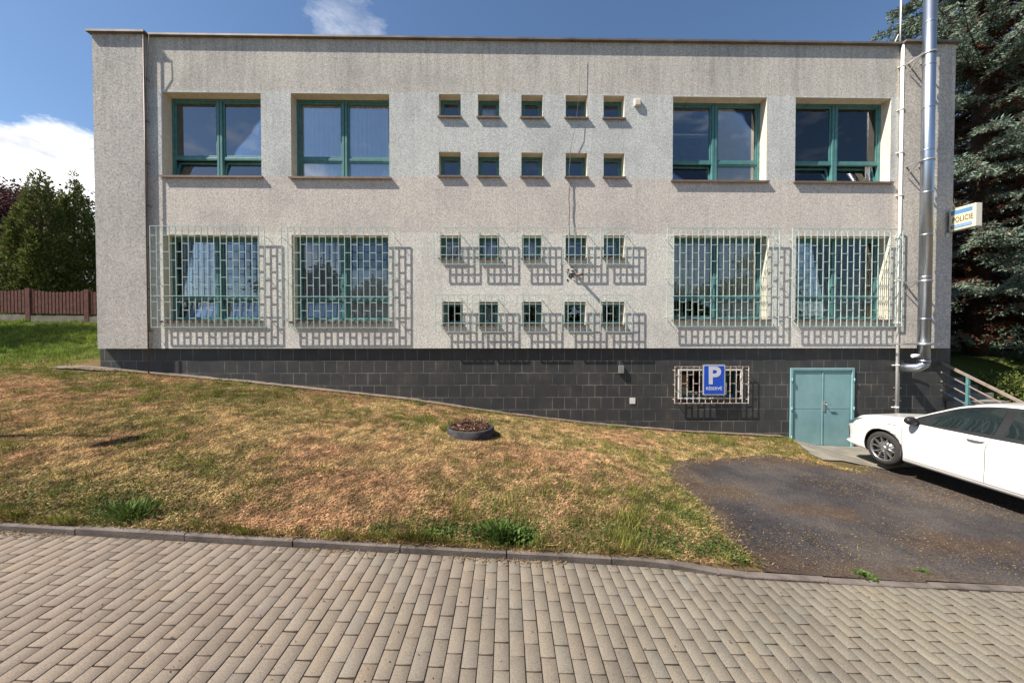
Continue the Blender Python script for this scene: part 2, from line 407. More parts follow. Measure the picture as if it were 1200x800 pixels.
def big_window(h, cfg, label):
    x0, x1, z0, z1 = h; w = (x1-x0)/2; H = z1-z0; o = Vector(((x0+x1)/2, YW+DEP, z0))
    mb = MB(); GL = M['glass_added_sky'] if cfg.get('bright') else M['glass']
    frame_rect(mb, -w, w, 0, H, 0, .07, .055)
    for s in (-1, 1): mb.box(s*.034-.026, s*.034+.026, -.012, .07, .0555, H-.0555)
    zt = H*.27
    for a, b in ((-w+.0555, -.0605), (.0605, w-.0555)):
        mb.box(a, b, .006, .07, zt-.03, zt+.03)
    win = mb.build('window', M['frame'], bld, loc=o, local=True, bevel=.004); reveal(h, win)
    tag(win, label)
    for k, (a, b) in enumerate(((-w+.0565, -.0615), (.0615, w-.0565))):
        s = MB(); frame_rect(s, a, b, zt+.031, H-.0565, .018, .066, .042); ob = s.build('sash', M['frame'], win, local=True, bevel=.003)
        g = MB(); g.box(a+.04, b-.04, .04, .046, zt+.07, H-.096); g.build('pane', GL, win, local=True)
        tl = cfg.get('tilt', (0, 0))[k]; hh = zt-.031-.0565
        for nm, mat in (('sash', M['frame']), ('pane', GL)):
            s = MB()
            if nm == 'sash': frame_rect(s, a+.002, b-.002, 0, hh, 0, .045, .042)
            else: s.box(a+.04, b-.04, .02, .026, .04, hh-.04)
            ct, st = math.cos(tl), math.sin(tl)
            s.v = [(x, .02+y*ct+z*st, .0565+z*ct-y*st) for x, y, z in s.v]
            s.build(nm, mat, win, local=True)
    for kind, a, b, c, d in cfg.get('inside', []):
        xa = -w+.02+a*(2*w-.04); xb = -w+.02+b*(2*w-.04); za = H*c; zb2 = H*d
        if kind == 'net': curtain_mesh(xa, xb, za, zb2, .105, seed=int(o.x*10)).build('net_curtain', M['curtain'], win, local=True, fixn=False)
        if kind == 'grey': curtain_mesh(xa, xb, za, zb2, .12, .03, .16, seed=int(o.x*7)).build('curtain', M['curtain_grey'], win, local=True, fixn=False)
        if kind == 'blind': blind_mesh(xa, xb, za, zb2, .088).build('blind', M['blind'], win, local=True, fixn=False)
        if kind == 'open_blind': blind_mesh(xa, xb, za, zb2, .13, .05).build('blind', M['blind'], win, local=True, fixn=False)
    s = MB(); s.box(-w-.045, w+.045, -DEP-.05, .0, -.022, -.002); s.box(-w-.045, w+.045, -DEP-.056, -DEP-.05, -.045, -.002)
    s.build('sill', M['sill'], win, local=True)
cfgs = [
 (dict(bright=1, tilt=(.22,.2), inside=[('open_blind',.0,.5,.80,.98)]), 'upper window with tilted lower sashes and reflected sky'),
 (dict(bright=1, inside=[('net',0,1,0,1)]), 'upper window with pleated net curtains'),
 (dict(tilt=(.2,0), inside=[('blind',.52,.98,.02,.94), ('open_blind',.02,.48,.60,.64)]), 'upper window with half lowered blind in right sash'),
 (dict(tilt=(.25,.25), inside=[('net',.88,.97,.05,.95)]), 'upper window with both lower sashes tilted, beside the flue'),
 (dict(tilt=(.15,.15), inside=[('net',.02,.5,0,1), ('grey',.55,1,0,.55)]), 'barred window with white net curtain on the left'),
 (dict(tilt=(.12,0), inside=[('grey',0,.48,0,1), ('net',.5,1,0,.62)]), 'barred window with grey curtains'),
 (dict(inside=[('blind',.02,.98,.27,.97), ('net',.5,.97,0,.26)]), 'barred window with lowered beige blind'),
 (dict(inside=[('grey',.45,1,0,1), ('net',.85,.97,0,1)]), 'barred window, dark on the left with grey curtain on the right')]
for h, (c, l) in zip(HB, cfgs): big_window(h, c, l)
def small_window(proto, h, k):
    x0, x1, z0, z1 = h; w = (x1-x0)/2; H = z1-z0; o = Vector(((x0+x1)/2, YW+DEP, z0))
    mb = MB(); frame_rect(mb, -w, w, 0, H, 0, .06, .05); frame_rect(mb, -w+.051, w-.051, .051, H-.051, .012, .055, .035)
    win = mb.build('window', M['frame'], bld, loc=o, local=True, bevel=.003); reveal(h, win)
    g = MB(); g.box(-w+.084, w-.084, .03, .036, .084, H-.084); g.build('pane', M['glass'], win, local=True)
    s = MB(); s.box(-w-.03, w+.03, -DEP-.045, .0, -.02, -.002); s.box(-w-.03, w+.03, -DEP-.05, -DEP-.045, -.04, -.002); s.build('sill', M['sill'], win, local=True)
    if k in (1, 11, 12, 16): curtain_mesh(-w, w, 0, H*.8, .15, .02, .08, seed=k).build('curtain', M['curtain_grey'], win, local=True, fixn=False)
for k, h in enumerate(HS): small_window(None, h, k)

# ---- grilles
def grille(px, Ywall, off, nbar, full, even, odd, mat, label=None, bw=.0145, rect_=None):
    Y = Ywall-off; x0, x1, z0, z1 = rect(px, Y); H = z1-z0; W = x1-x0
    o = Vector((x0, Y, z0))
    mb = MB()
    h = bw/2
    mb.box(-h, W+h, -h, h, -h, h); mb.box(-h, W+h, -h, h, H-h, H+h); mb.box(-h, h, -h, h, h, H-h); mb.box(W-h, W+h, -h, h, h, H-h)
    g = mb.build('window_grille', mat, bld, loc=o, local=True)
    if label: tag(g, label)
    xs = [W*i/nbar for i in range(nbar+1)]
    for i in range(1, nbar):
        b = MB(); b.box(xs[i]-h, xs[i]+h, -h+.001, h-.001, h, H-h)
        for j in ((0, i) if i == 1 else (i,)):                       # short crosspieces welded to this bar
            for f in (even if j % 2 == 0 else odd):
                z = H*(1-f); a_, b_ = (xs[j]+h, xs[j+1]-h+.002) if j == 0 else (xs[j]+h-.002, xs[j+1]-h)
                b.box(a_, b_, -h+.002, h-.002, z-h, z+h)
        b.build('bar', mat, g, local=True)
    for f in full:
        z = H*(1-f); b = MB(); b.box(h, W-h, -h*2.2, -h-.0005, z-h, z+h); b.build('cross_bar', mat, g, local=True)
    for zf in (.1, .5, .9):
        for x in (xs[1] if nbar < 8 else xs[0], xs[-2] if nbar < 8 else xs[-1]):
            if nbar < 8 and zf == .5: continue
            b = MB(); b.box(x-.006, x+.006, h+.0005, off+.02, H*zf-.006, H*zf+.006); b.build('bracket', mat, g, local=True)
E = (.091,.252,.417,.579,.75,.911); O = (.171,.336,.503,.831)
for p in ((175.6,264.8,311.2,383.3), (329.6,266.2,463.2,383.8), (782.5,267,912.5,382.5), (929.3,268,1056.4,382.6)):
    grille(p, YW, .11, 18, (.69,), E, O, M['grille'])
for a, b in ((508.5,545), (554,590.7), (605.8,641.8), (659.3,695.8), (704.3,740.8)):
    grille((a, 267.1, b, 309.6), YW, .11, 5, (), (.26,.74), (.26,.51,.74), M['grille'])
for a, b in ((510.6,547.7), (554,591.2), (605.8,642.3), (658.4,695), (703.8,740.8)):
    grille((a, 345.8, b, 388.8), YW, .11, 5, (), (.24,.76), (.24,.5,.76), M['grille'])
grille((791,429.5,877,472.2), YP, .10, 12, (), (.22,.68), (.46,), M['rusty'], 'rusty white grille over the basement window', .014)
# basement window
x0, x1, z0, z1 = base_hole; mb = MB(); frame_rect(mb, 0, x1-x0, 0, z1-z0, 0, .05, .045); mb.box((x1-x0)*.78, (x1-x0)*.78+.05, .001, .05, .045, z1-z0-.045); mb.box((x1-x0)*.86, (x1-x0)-.046, .02, .04, .046, z1-z0-.046)
bw = mb.build('basement_window', M['frame'], bld, loc=(x0, YP+.16, z0), local=True)
g = MB(); g.box(.04, x1-x0-.04, .02, .024, .04, z1-z0-.04); g.build('pane', M['glass'], bw, local=True)
g = MB(); frame_rect(g, -.03, x1-x0+.03, -.03, z1-z0+.03, -.185, -.16, .03); g.build('trim', M['white_pvc'], bw, local=True)

# ---- door
mb = MB(); w = DX1-DX0; H = DZ1-DZ0; t = .055
mb.box(0, w, -.03, .06, H-t, H); mb.box(0, t, -.03, .06, 0, H-t-.001); mb.box(w-t, w, -.03, .06, 0, H-t-.001)
door = mb.build('door', M['door'], bld, loc=(DX0, YP, DZ0), local=True, bevel=.004); tag(door, 'faded teal steel double door')
for a, b in ((t+.004, w*.515-.003), (w*.515+.003, w-t-.004)):
    l = MB(); l.box(a, b, .0, .045, .01, H-t-.004); l.box(a+.03, b-.03, -.004, -.0005, .05, H*.49); l.box(a+.03, b-.03, -.004, -.0005, H*.50, H-t-.05)
    l.build('door_leaf', M['door'], door, local=True, bevel=.003)
l = MB(); l.box(w*.515-.022, w*.515+.012, -.012, -.001, .01, H-t-.01); l.build('cover_strip', M['door'], door, local=True, bevel=.003)
l = MB(); l.box(w*.535-.015, w*.535+.022, -.018, -.005, H*.47, H*.60); l.tube([(w*.54,-.02,H*.56),(w*.54,-.06,H*.56),(w*.54+.13,-.06,H*.56)], .010, 8); l.build('handle', M['galv'], door, local=True)
for z in (.15, .5, .85):
    l = MB(); l.tube([(w-.02,-.045,H*z-.05),(w-.02,-.045,H*z+.05)], .012, 8); l.tube([(.02,-.045,H*z-.05),(.02,-.045,H*z+.05)], .012, 8); l.build('hinge', M['door'], door, local=True)

# ---- pipes, wires, small fittings
def wX(px, Y=YW): return wp(px, 250, Y)[0]
xl = X_PL+.035
mb = MB(); zg = float(ground(xl, 8.3)); mb.tube([(xl-.01,8.30,zg),(xl-.01,8.30,ZT+.02)], .013, 8)
mb.build('downpipe', M['brown_pipe'], bld)
cw = MB(); xx = X_PL+.055
pts = [(xx+.03,YW-.02,ZT+.06),(xx+.12,YW-.12,ZT-.05),(xx+.10,YW-.13,ZT-.45),(xx+.02,YW-.10,ZT-.85)]+[(xx,YW-.09,ZT-1.2-.5*i) for i in range(12)]
cw.tube(pts, .006, 6)
lc = cw.build('lightning_conductor', M['zinc'], bld)
for z in np.arange(ZB+.4, ZT-.5, .95):
    b = MB(); b.tube([(xx,YW-.09,z),(xx,YW+.02,z)], .006, 6); b.box(xx-.015, xx+.015, YW-.1, YW-.075, z-.015, z+.015); b.build('clip', M['zinc'], lc)
cw = MB(); ptl = []
for px, py, off in ((680,60,.06),(679,110,.06),(674,150,.07),(669,172,.05),(668.5,185,.03),(667,200,.05),(668,216,.03),(666.6,232,.045),(667.6,247,.03),(666.8,262,.05),(667.8,280,.04),(666.5,300,.05),(668,311,.06),(676,318,.12)):
    X, Z = wp(px, py, YW-off); ptl.append((X, YW-off, Z))
cw.tube(ptl, [.004]*4+[.009]*10, 6); cw.build('loose_wire', M['zinc'], bld)
# broken-out hole with pipe stub below the wire
X, Z = wp(676, 322, YW)
b = MB(); b.tube([(X-.05,YW+.03,Z+.02),(X,YW-.07,Z),(X+.09,YW-.20,Z-.02)], [.03,.035,.03], 10); fb = b.build('pipe_stub', M['brown_pipe'], bld)
b = MB()
for i in range(26):
    a = random.random()*6.28; r = random.random()*.13; cx = X-.12+r*math.cos(a)*1.2; cz = Z+.0+r*math.sin(a)*1.3; s = .006+.014*random.random()
    b.box(cx-s, cx+s, YW-.012*random.random()-.002, YW+.002, cz-s*.8, cz+s)
b.build('broken_plaster', M['black'], bld)
# alarm lamp box
X, Z = wp(747.5, 119.5, YW-.05)
b = MB(); b.box(X-.078, X+.078, YW-.05, YW, Z-.085, Z+.078); lb = b.build('alarm_box', M['white_pvc'], bld, bevel=.01)
b = MB(); b.box(X-.05, X+.06, YW-.058, YW-.0505, Z-.065, Z+.055); b.build('lens', M['cream'], lb, bevel=.004)
X, Z = wp(729, 433, YP-.1); b = MB(); b.box(X-.06, X+.06, YP-.06, YP, Z-.095, Z+.095); b.build('socket_box', M['galv'], bld, bevel=.006)
X, Z = wp(741.3, 469.5, YP-.01); b = MB(); b.box(X-.065, X+.065, YP-.012, YP, Z-.07, Z+.07); b.build('white_tag', M['white_pvc'], bld)
# right corner white pipes
xr = X_PR-.045; b = MB(); b.tube([(xr,8.35,-.6),(xr,8.35,ZT-.02)], .032, 12); wpipe = b.build('white_pipe', M['white_pvc'], bld)
for z in np.arange(0.4, ZT-.4, 1.0):
    b = MB(); b.tube([(xr,8.35,z-.015),(xr,8.35,z+.015)], .042, 12); b.box(xr-.07, xr-.03, 8.37, YW+.01, z-.01, z+.01); b.build('clip', M['white_pvc'], wpipe)
xq = wp(1052.5, 450, 8.42)[0]; b = MB(); b.tube([(xq,8.42,-.6),(xq,8.42,1.15),(xq,8.42,1.4)], .022, 10); b.tube([(xq,8.42,1.3),(xq+.25,8.38,1.38),(xq+.42,8.35,1.40)], .014, 8)
cp = b.build('conduit', M['white_pvc'], bld)
for z in (0.1, .55, .85):
    b = MB(); b.box(xq-.06, xq+.06, 8.40, YP, z-.012, z+.012); b.build('clip', M['galv'], cp)
# steel flue
FX = wp(1086.5, 200, 8.03)[0]; FY = 8.03; zfl = wp(1086, 426, FY)[1]
b = MB(); b.tube([(FX,FY,zfl),(FX,FY,11.3)], .108, 32); fl = b.build('flue_pipe', M['steel'], bld); tag(fl, 'tall shiny stainless steel flue pipe')
z = zfl+.05
while z < 11:
    b = MB(); b.lathe([(.109,0),(.115,.006),(.115,.03),(.109,.036)], (FX,FY,z), n=32); b.build('joint_band', M['steel'], fl); z += .95
for py in (66, 190, 330):
    zz = wp(1080, py, 8.1)[1]; b = MB()
    b.box(FX-.16, FX-.135, FY-.02, 8.335, zz-.02, zz+.02); b.box(FX+.135, FX+.16, FY-.02, 8.335, zz-.02, zz+.02); b.bar((FX-.147,8.31,zz-.20), (FX-.147,8.06,zz-.01), .018)
    b.lathe([(.111,-.02),(.121,-.02),(.121,.02),(.111,.02)], (FX,FY,zz), n=32); b.build('bracket', M['galv'], fl)
zz = wp(1086, 403, 8.0)[1]; b = MB(); b.box(FX-.5, FX+.35, FY-.02, FY+.02, zz-.025, zz+.02); b.box(FX-.5, FX-.47, FY+.021, 8.34, zz-.02, zz+.015); b.box(FX+.32, FX+.35, FY+.021, 8.34, zz-.02, zz+.015); b.lathe([(.111,-.03),(.13,-.03),(.13,.03),(.111,.03)], (FX,FY,zz), n=32); b.build('wall_bracket', M['galv'], fl)
b = MB(); b.tube([(FX,FY,zfl+.02),(FX-.01,FY,zfl-.02),(FX-.06,FY+.06,zfl-.09),(FX-.12,FY+.17,zfl-.11),(FX-.14,FY+.46,zfl-.10)], .104, 28); b.build('elbow', M['steel'], fl)
b = MB(); b.tube([(FX-.26,FY+.0,zfl+.18),(FX-.1,FY,zfl+.18)], .04, 16); b.build('outlet', M['white_pvc'], fl)
# roof aerials near the right corner
b = MB(); xa = wX(1052); b.tube([(xa,8.6,ZT+.05),(xa+.05,8.5,ZT+.35)], .01, 6); b.tube([(FX-.15,8.5,ZT+.05),(FX-.15,8.5,ZT+1.2)], .015, 6); b.build('lightning_rod', M['white_pvc'], bld)
# ------------------------------------------------------------------ ground sheets
def soil():
    m, nt, b = newmat('dry_turf_soil'); v = coords(nt)
    f = noise(nt, v, 1.3, 8, .7); g = noise(nt, v, 34, 6, .85)
    c = ramp(nt, f, [(.30, (.095,.085,.032)), (.45, (.145,.105,.048)), (.62, (.185,.122,.062)), (.75, (.155,.10,.052))])
    sp = N(nt, 'ShaderNodeSeparateXYZ'); nt.links.new(v, sp.inputs[0])
    lawn = mth(nt, 'MULTIPLY', mth(nt, 'SUBTRACT', mth(nt, 'ADD', sp.outputs[1], noise(nt, v, .6, 3)), 9.4), .9, True)
    c = mixc(nt, lawn, c, ramp(nt, f, [(.3, (.055,.085,.022)), (.7, (.11,.125,.035))]))
    d = ramp(nt, g, [(.3, (.45,.42,.38)), (.55, (1,1,1)), (.72, (1.5,1.45,1.35))])
    nt.links.new(mixc(nt, 1, c, d, 'MULTIPLY'), b.inputs['Base Color']); b.inputs['Roughness'].default_value = 1; b.inputs['Specular IOR Level'].default_value = .05
    bump(nt, b, g, .03, .8); return m
M['soil'] = soil()
def axis(a, b, st, far): 
    c = list(np.arange(a, b+1e-6, st)); return np.array([-x for x in far[::-1] if True] + c + list(far)) if False else np.array(sorted(set([-f for f in far]+c+list(far))))
xs = np.array([-900,-400,-180,-90,-60,-45,-36]+list(np.arange(-30, 26.01, .25))+[30,36,45,60,90,180,400,900])
ys = np.array([-900,-400,-150,-60,-30,-16,-9.2,-9.1,-1.6,-1.55,0,1.5,3.30]+list(np.arange(YK+.02, 24, .2))+[26,29,33,40,55,80,140,300,900])
XX, YY = np.meshgrid(xs, ys)
ZZ = ground(XX, np.maximum(YY, YK)); ZZ = np.where(YY < YK, zsw(XX)-.14, ZZ)
ZZ = ZZ+np.where((YY > 3.6) & (XX < 3), (fnoise(XX*1.1, YY*1.3, 5)-.5)*.07, 0)*(1-sm(8.0, 8.4, YY)*(1-0))
V = np.stack([XX, YY, ZZ], -1).reshape(-1, 3); nx = len(xs); ny = len(ys)
I, J = np.meshgrid(np.arange(nx-1), np.arange(ny-1)); a = (J*nx+I).ravel()
Q = np.stack([a, a+1, a+nx+1, a+nx], -1)
tag(npmesh('ground', V, Q, M['soil'], smooth=True), kind='structure')
def gz(X, Y): return ground(X, Y)+np.where((np.asarray(Y) > 3.6) & (np.asarray(X) < 3), (fnoise(np.asarray(X)*1.1, np.asarray(Y)*1.3, 5)-.5)*.07, 0)*(1-sm(8.0, 8.4, Y))
def pdist(X, Y, P):
    d = np.full(np.shape(X), 1e9)
    for i in range(len(P)):
        ax, ay = P[i]; bx, by = P[(i+1) % len(P)]; L2 = (bx-ax)**2+(by-ay)**2+1e-9
        t = np.clip(((X-ax)*(bx-ax)+(Y-ay)*(by-ay))/L2, 0, 1); d = np.minimum(d, np.hypot(X-ax-t*(bx-ax), Y-ay-t*(by-ay)))
    return d
def kback(X): return YK+.045-.10*sm(1.2, 2.3, X)+.05*sm(3, 7, X)+.002
def sheet(name, x0, x1, y0, y1, st, P, mat, lift, edge=.05, zf=gz, seed=3, kind='structure', dirt=None):
    xs = np.arange(x0, x1, st); ys = np.arange(y0, y1, st); XX, YY = np.meshgrid(xs, ys)
    cx = XX[:-1,:-1]+st/2; cy = YY[:-1,:-1]+st/2
    wx = cx+(fnoise(cx*2.2, cy*2.2, seed, 4)-.5)*edge*4; wy = cy+(fnoise(cx*2.2+50, cy*2.2, seed+9, 4)-.5)*edge*4
    ins = inpoly(wx, wy, P) & (cy > kback(cx))
    nx = len(xs); ZZ = zf(XX, YY)+lift
    J, I = np.nonzero(ins); a = J*nx+I; Q = np.stack([a, a+1, a+nx+1, a+nx], -1)
    V = np.stack([XX, YY, ZZ], -1).reshape(-1, 3); u, inv = np.unique(Q, return_inverse=True)
    col = None
    if dirt:
        x_, y_ = V[u][:, 0], V[u][:, 1]; d_ = pdist(x_, y_, P)
        f_ = np.clip(1.15-d_/.42+2.2*(fnoise(x_*2.3, y_*2.3, 81, 4)-.5), 0, 1)*(.6)
        for (cx_, cy_, rx_, ry_) in dirt: f_ = np.maximum(f_, np.clip(1.5-np.hypot((x_-cx_)/rx_, (y_-cy_)/ry_)+2.2*(fnoise(x_*2.7, y_*2.7, 83, 4)-.5), 0, 1)*.6)
        col = np.stack([f_, f_, f_], -1)
    o = npmesh(name, V[u], inv.reshape(Q.shape), mat, col=col, smooth=True)
    return tag(o, kind=kind)
# driveway
DRV = [gpt(779,543), gpt(840,537), gpt(905,534), gpt(946,541), gpt(975,548)]
DRV += [(gpt(1000,552)[0], gpt(1000,552)[1]), (7.6, 7.35), (9.9, 7.4), (10.2, 7.0), (13, 6.9), (16, 6.5), (16, YK-.4), (4.5, YK-.4), (2.5, YK-.4), (2.45, YK+.1), gpt(905,672), gpt(880,655), gpt(852,630), gpt(818,590), gpt(790,562), gpt(776,550)]
def asph():
    m, nt, b = newmat('old_tarmac'); v = coords(nt)
    f = noise(nt, v, .9, 7, .65); g = noise(nt, v, 55, 4, .85); sv = coords(nt, (1.2,.35,1)); s = noise(nt, sv, 2.1, 6, .7)
    c = ramp(nt, f, [(.32, (.036,.033,.035)), (.5, (.064,.057,.056)), (.66, (.105,.088,.076))])
    c = mixc(nt, mth(nt, 'MULTIPLY', mth(nt, 'SUBTRACT', s, .56), 3.0, True), c, (.092,.064,.044))
    da = N(nt, 'ShaderNodeVertexColor', layer_name='Col'); c = mixc(nt, da.outputs[0], c, ramp(nt, noise(nt, v, 4, 5, .7), [(.35, (.068,.040,.028)), (.65, (.13,.088,.054))]))
    spk = ramp(nt, g, [(.28, (.4,.4,.42)), (.52, (1,1,1)), (.64, (1.9,1.85,1.8)), (.70, (4.2,3.9,3.5))])
    nt.links.new(mixc(nt, 1, c, spk, 'MULTIPLY'), b.inputs['Base Color']); b.inputs['Roughness'].default_value = .95; b.inputs['Specular IOR Level'].default_value = .08
    bump(nt, b, g, .016, .9); return m
M['asphalt'] = asph()
sheet('driveway', 1.5, 16, 3.2, 8.3, .03, DRV, M['asphalt'], .012, .085, dirt=[(*gpt(845,578), .55, .28), (*gpt(1000,672), 1.0, .22), (*gpt(1130,640), .8, .2), (*gpt(1060,560), .5, .2), (*gpt(960,600), .7, .16)])
tag(MB().box(-60, 60, -9.1, -1.6, -2, -.155).build('road', M['asphalt']), kind='structure').hide_render = False
rd = bpy.data.objects['road']; rd.rotation_euler = (0, math.atan(.065), 0); rd.location.z = .0
# concrete apron
APR = [gpt(921,511), (6.72, 8.46), (11.5, 8.46), (11.5, 7.2), (9.8, 7.25), gpt(1048,549), gpt(1024,553), gpt(990,549), gpt(966,541.5), gpt(950,533), gpt(935,521)]
sheet('apron', 5.5, 11.6, 6.8, 8.5, .03, APR, M['concrete'], .026, .02)
M['edging'] = plain('dirty_edging', (.155,.115,.085), .95, 0, .45, 5, .006)
# narrow concrete edging along the plinth, following the slope
STR = [(-10.2, 8.2), (-9.95, 8.12), (-9.2, 8.12), (-8.6, 8.28), (6.6, 8.31), (6.8, 8.46), (-9.9, 8.46), (-10.3, 8.4)]
sheet('wall_edging', -10.5, 6.9, 7.9, 8.5, .03, STR, M['edging'], .035, .012)

# ------------------------------------------------------------------ pavers and kerb
def paverm():
    m, nt, b = newmat('concrete_pavers'); v = coords(nt)
    a = N(nt, 'ShaderNodeVertexColor', layer_name='Col'); g = noise(nt, v, 130, 3, .8); f = noise(nt, v, 1.1, 6, .65)
    c = mixc(nt, 1, a.outputs[0], ramp(nt, g, [(.3, (.62,.62,.62)), (.5, (1,1,1)), (.72, (1.42,1.4,1.36))]), 'MULTIPLY')
    c = mixc(nt, 1, c, ramp(nt, f, [(.32, (.80,.79,.80)), (.5, (1,1,1)), (.7, (1.12,1.11,1.07))]), 'MULTIPLY')
    nt.links.new(c, b.inputs['Base Color']); b.inputs['Roughness'].default_value = .9; b.inputs['Specular IOR Level'].default_value = .2
    bump(nt, b, g, .003, .5); return m
M['paver'] = paverm()
px_, py_ = .1025, .2045
nxp = int(26/px_); nyp = int(5.2/py_)
I, J = np.meshgrid(np.arange(nxp), np.arange(nyp)); I = I.ravel(); J = J.ravel()
x0 = -13+I*px_; y1 = YK-.035-J*py_-np.where(I % 2 == 0, 0, py_/2)+py_/2+rng.normal(0, .0015, len(I))
x0 = x0+rng.normal(0, .001, len(I))
xg, yg = .0066, .0105; bv = .0012
tl = rng.normal(0, .0006, (len(I), 1)); ty = rng.normal(0, .0015, (len(I), 1))
yb = np.minimum(y1-py_, YK-.036-.02); y1 = np.minimum(y1, YK-.036-.10*sm(1.2, 2.3, x0)+.05*sm(3, 7, x0)); ok = y1-yb > .02; x0, y1, yb, I, tl, ty = x0[ok], y1[ok], yb[ok], I[ok], tl[ok], ty[ok]
cx = x0+px_/2; cy = (y1+yb)/2; hx = px_/2-xg/2; hy = ((y1-yb)/2-yg/2)[:, None]
def ringp(hx, hy, z):
    X = cx[:, None]+np.array([-1,1,1,-1])*hx; Y = cy[:, None]+np.array([-1,-1,1,1])*hy
    zz = zsw(X)+z+tl+np.array([-1,-1,1,1])*hy*ty
    return np.stack([X, Y, zz], -1)
V = np.concatenate([ringp(hx-bv, hy-bv, 0.0), ringp(hx, hy, -.0012), ringp(hx, hy, -.03)], 1)
base = np.arange(len(I))[:, None]*12
fc = [[0,1,2,3]]+[[4+k, 4+(k+1) % 4, (k+1) % 4, k] for k in range(4)]+[[8+k, 8+(k+1) % 4, 4+(k+1) % 4, 4+k] for k in range(4)]
Q = (base[:, :, None]+np.array(fc)[None]).reshape(-1, 4)
tone = 1+rng.normal(0, .04, len(I)); warm = rng.normal(0, .015, len(I))
zone = sm(-3.5, 3.5, cx)
col = np.stack([(.188-.012*zone)*tone*(1+warm), (.148+.004*zone)*tone, (.115+.002*zone)*tone*(1-warm)], -1)
col = np.repeat(col[:, None], 12, 1).reshape(-1, 3)
tag(npmesh('pavement', V.reshape(-1, 3), Q, M['paver'], col=col), kind='structure')
M['joint'] = plain('joint_sand', (.024,.014,.009), 1, 0, .5, 3)
tag(MB().add([(-13.2,-2.1,zsw(-13.2)-.0055),(13.6,-2.1,zsw(13.6)-.0055),(13.6,YK,zsw(13.6)-.0055),(-13.2,YK,zsw(-13.2)-.0055)], [(0,1,2,3)]).build('pavement_joints', M['joint']), kind='structure')
kb = MB(); M['kerb'] = plain('kerb_concrete', (.135,.108,.090), .9, 0, .4, 5, .005)
x = -13.0
while x < 13:
    L = .995; x2 = min(x+L, 13)
    def kp(xx):
        rise = .046*(1-sm(1.3, 2.35, xx))+.008
        yk = YK-.03-.10*sm(1.2, 2.3, xx)+.05*sm(3, 7, xx)
        return rise, yk
    segs = [x+.003+(x2-x-.006)*k/4 for k in range(5)]; jz = random.gauss(0, .004); jy = random.gauss(0, .005)
    vs = []; fs = []
    for s in segs:
        r, yk = kp(s); z = float(zsw(s)); yk += jy
        vs += [(s,yk,z-.1),(s,yk,z+r-.008+jz),(s,yk+.008,z+r+jz),(s,yk+.075,z+r+jz),(s,yk+.08,z-.1)]
    for k in range(4):
        for q in range(4): fs.append((k*5+q, (k+1)*5+q, (k+1)*5+q+1, k*5+q+1))
    fs.append((0,1,2,3,4)); fs.append((24,23,22,21,20))
    kb.add(vs, fs); x += 1.0
tag(kb.build('kerb', M['kerb']), kind='structure')

# ------------------------------------------------------------------ grass
M['grassblade'] = vcol('grass_blades', .85, .25)
def in_drive(X, Y, e=.075):
    wx = X+(fnoise(X*2.2, Y*2.2, 3, 4)-.5)*e*4; wy = Y+(fnoise(X*2.2+50, Y*2.2, 12, 4)-.5)*e*4
    return inpoly(wx, wy, DRV) | inpoly(X, Y, APR)
def blades(n, x0, x1, y0, y1, hmin, hmax, wid, dens, keep, greenf, seed, flat=.8):
    r = np.random.default_rng(seed)
    X = r.uniform(x0, x1, n); Y = r.uniform(y0, y1, n)
    k = (r.random(n) < dens(X, Y)) & keep(X, Y); X, Y = X[k], Y[k]; n = len(X)
    g = np.clip(greenf(X, Y)+r.normal(0, .22, n), 0, 1)
    isg = r.random(n) < g
    h = r.uniform(hmin, hmax, n)*np.where(isg, 1.2, .8)*(.45+1.2*fnoise(X*1.7, Y*1.7, 31))*(.25+2.4*vnoise(X*6, Y*6, 36)**2)
    a = r.uniform(0, 6.283, n); lean = r.uniform(.2, 1.0, n)*np.where(isg, .8, 1.6)*flat
    dx = np.cos(a)*lean*h; dy = np.sin(a)*lean*h; hz = h*np.where(isg, .95, .45)
    b = r.uniform(0, 6.283, n); w = wid*r.uniform(.6, 1.3, n); wx = np.cos(b)*w; wy = np.sin(b)*w
    Z = gz(X, Y)-.005
    P = np.stack([np.stack([X-wx, Y-wy, Z], -1), np.stack([X+wx, Y+wy, Z], -1), np.stack([X+dx+wx*.3, Y+dy+wy*.3, Z+hz], -1)], 1)
    pn = fnoise(X*.9, Y*1.6, 77)[:, None]
    dry = np.array([.46,.32,.14])*(1-pn)+np.array([.42,.25,.125])*pn
    dry = dry*r.uniform(.25, 1.6, (n, 1))*(.45+1.1*vnoise(X*9, Y*9, 66))[:, None]
    grn = np.array([.13,.155,.030])*(1-pn)+np.array([.25,.23,.055])*pn
    grn = grn*r.uniform(.4, 1.5, (n, 1))*(.5+vnoise(X*8, Y*8, 67))[:, None]
    c = np.where(isg[:, None], grn, dry)
    return P.reshape(-1, 3), np.repeat(c, 3, 0)
def green_bank(X, Y):
    g = .34+1.9*(fnoise(X*.55, Y*.9, 41, 4)-.5)+.9*(fnoise(X*2.6, Y*2.6, 43, 3)-.5)
    g = g+.30*np.exp(-((Y-3.5)/.35)**2)*sm(-2.6, -1, X)
    g = g+.55*np.exp(-((Y-3.7)/.4)**2)*np.exp(-((X+4.3)/.9)**2)
    g = g+.35*sm(2.0, 3.6, X)*(1-sm(7.0, 7.6, Y))+.4*sm(4.3, 5.6, X)*sm(6.9, 7.4, Y)
    g = g+.22*sm(6.6, 8.2, Y)*(1-sm(-7, -1, X))+.8*(vnoise(X*5.5, Y*5.5, 47)-.5) - .30*np.exp(-((X+2.0)/1.6)**2)*np.exp(-((Y-5.0)/.9)**2)
    return g
_p = gpt(553, 513); PY = _p[1]+.22; PX = -.70*PY/6.98
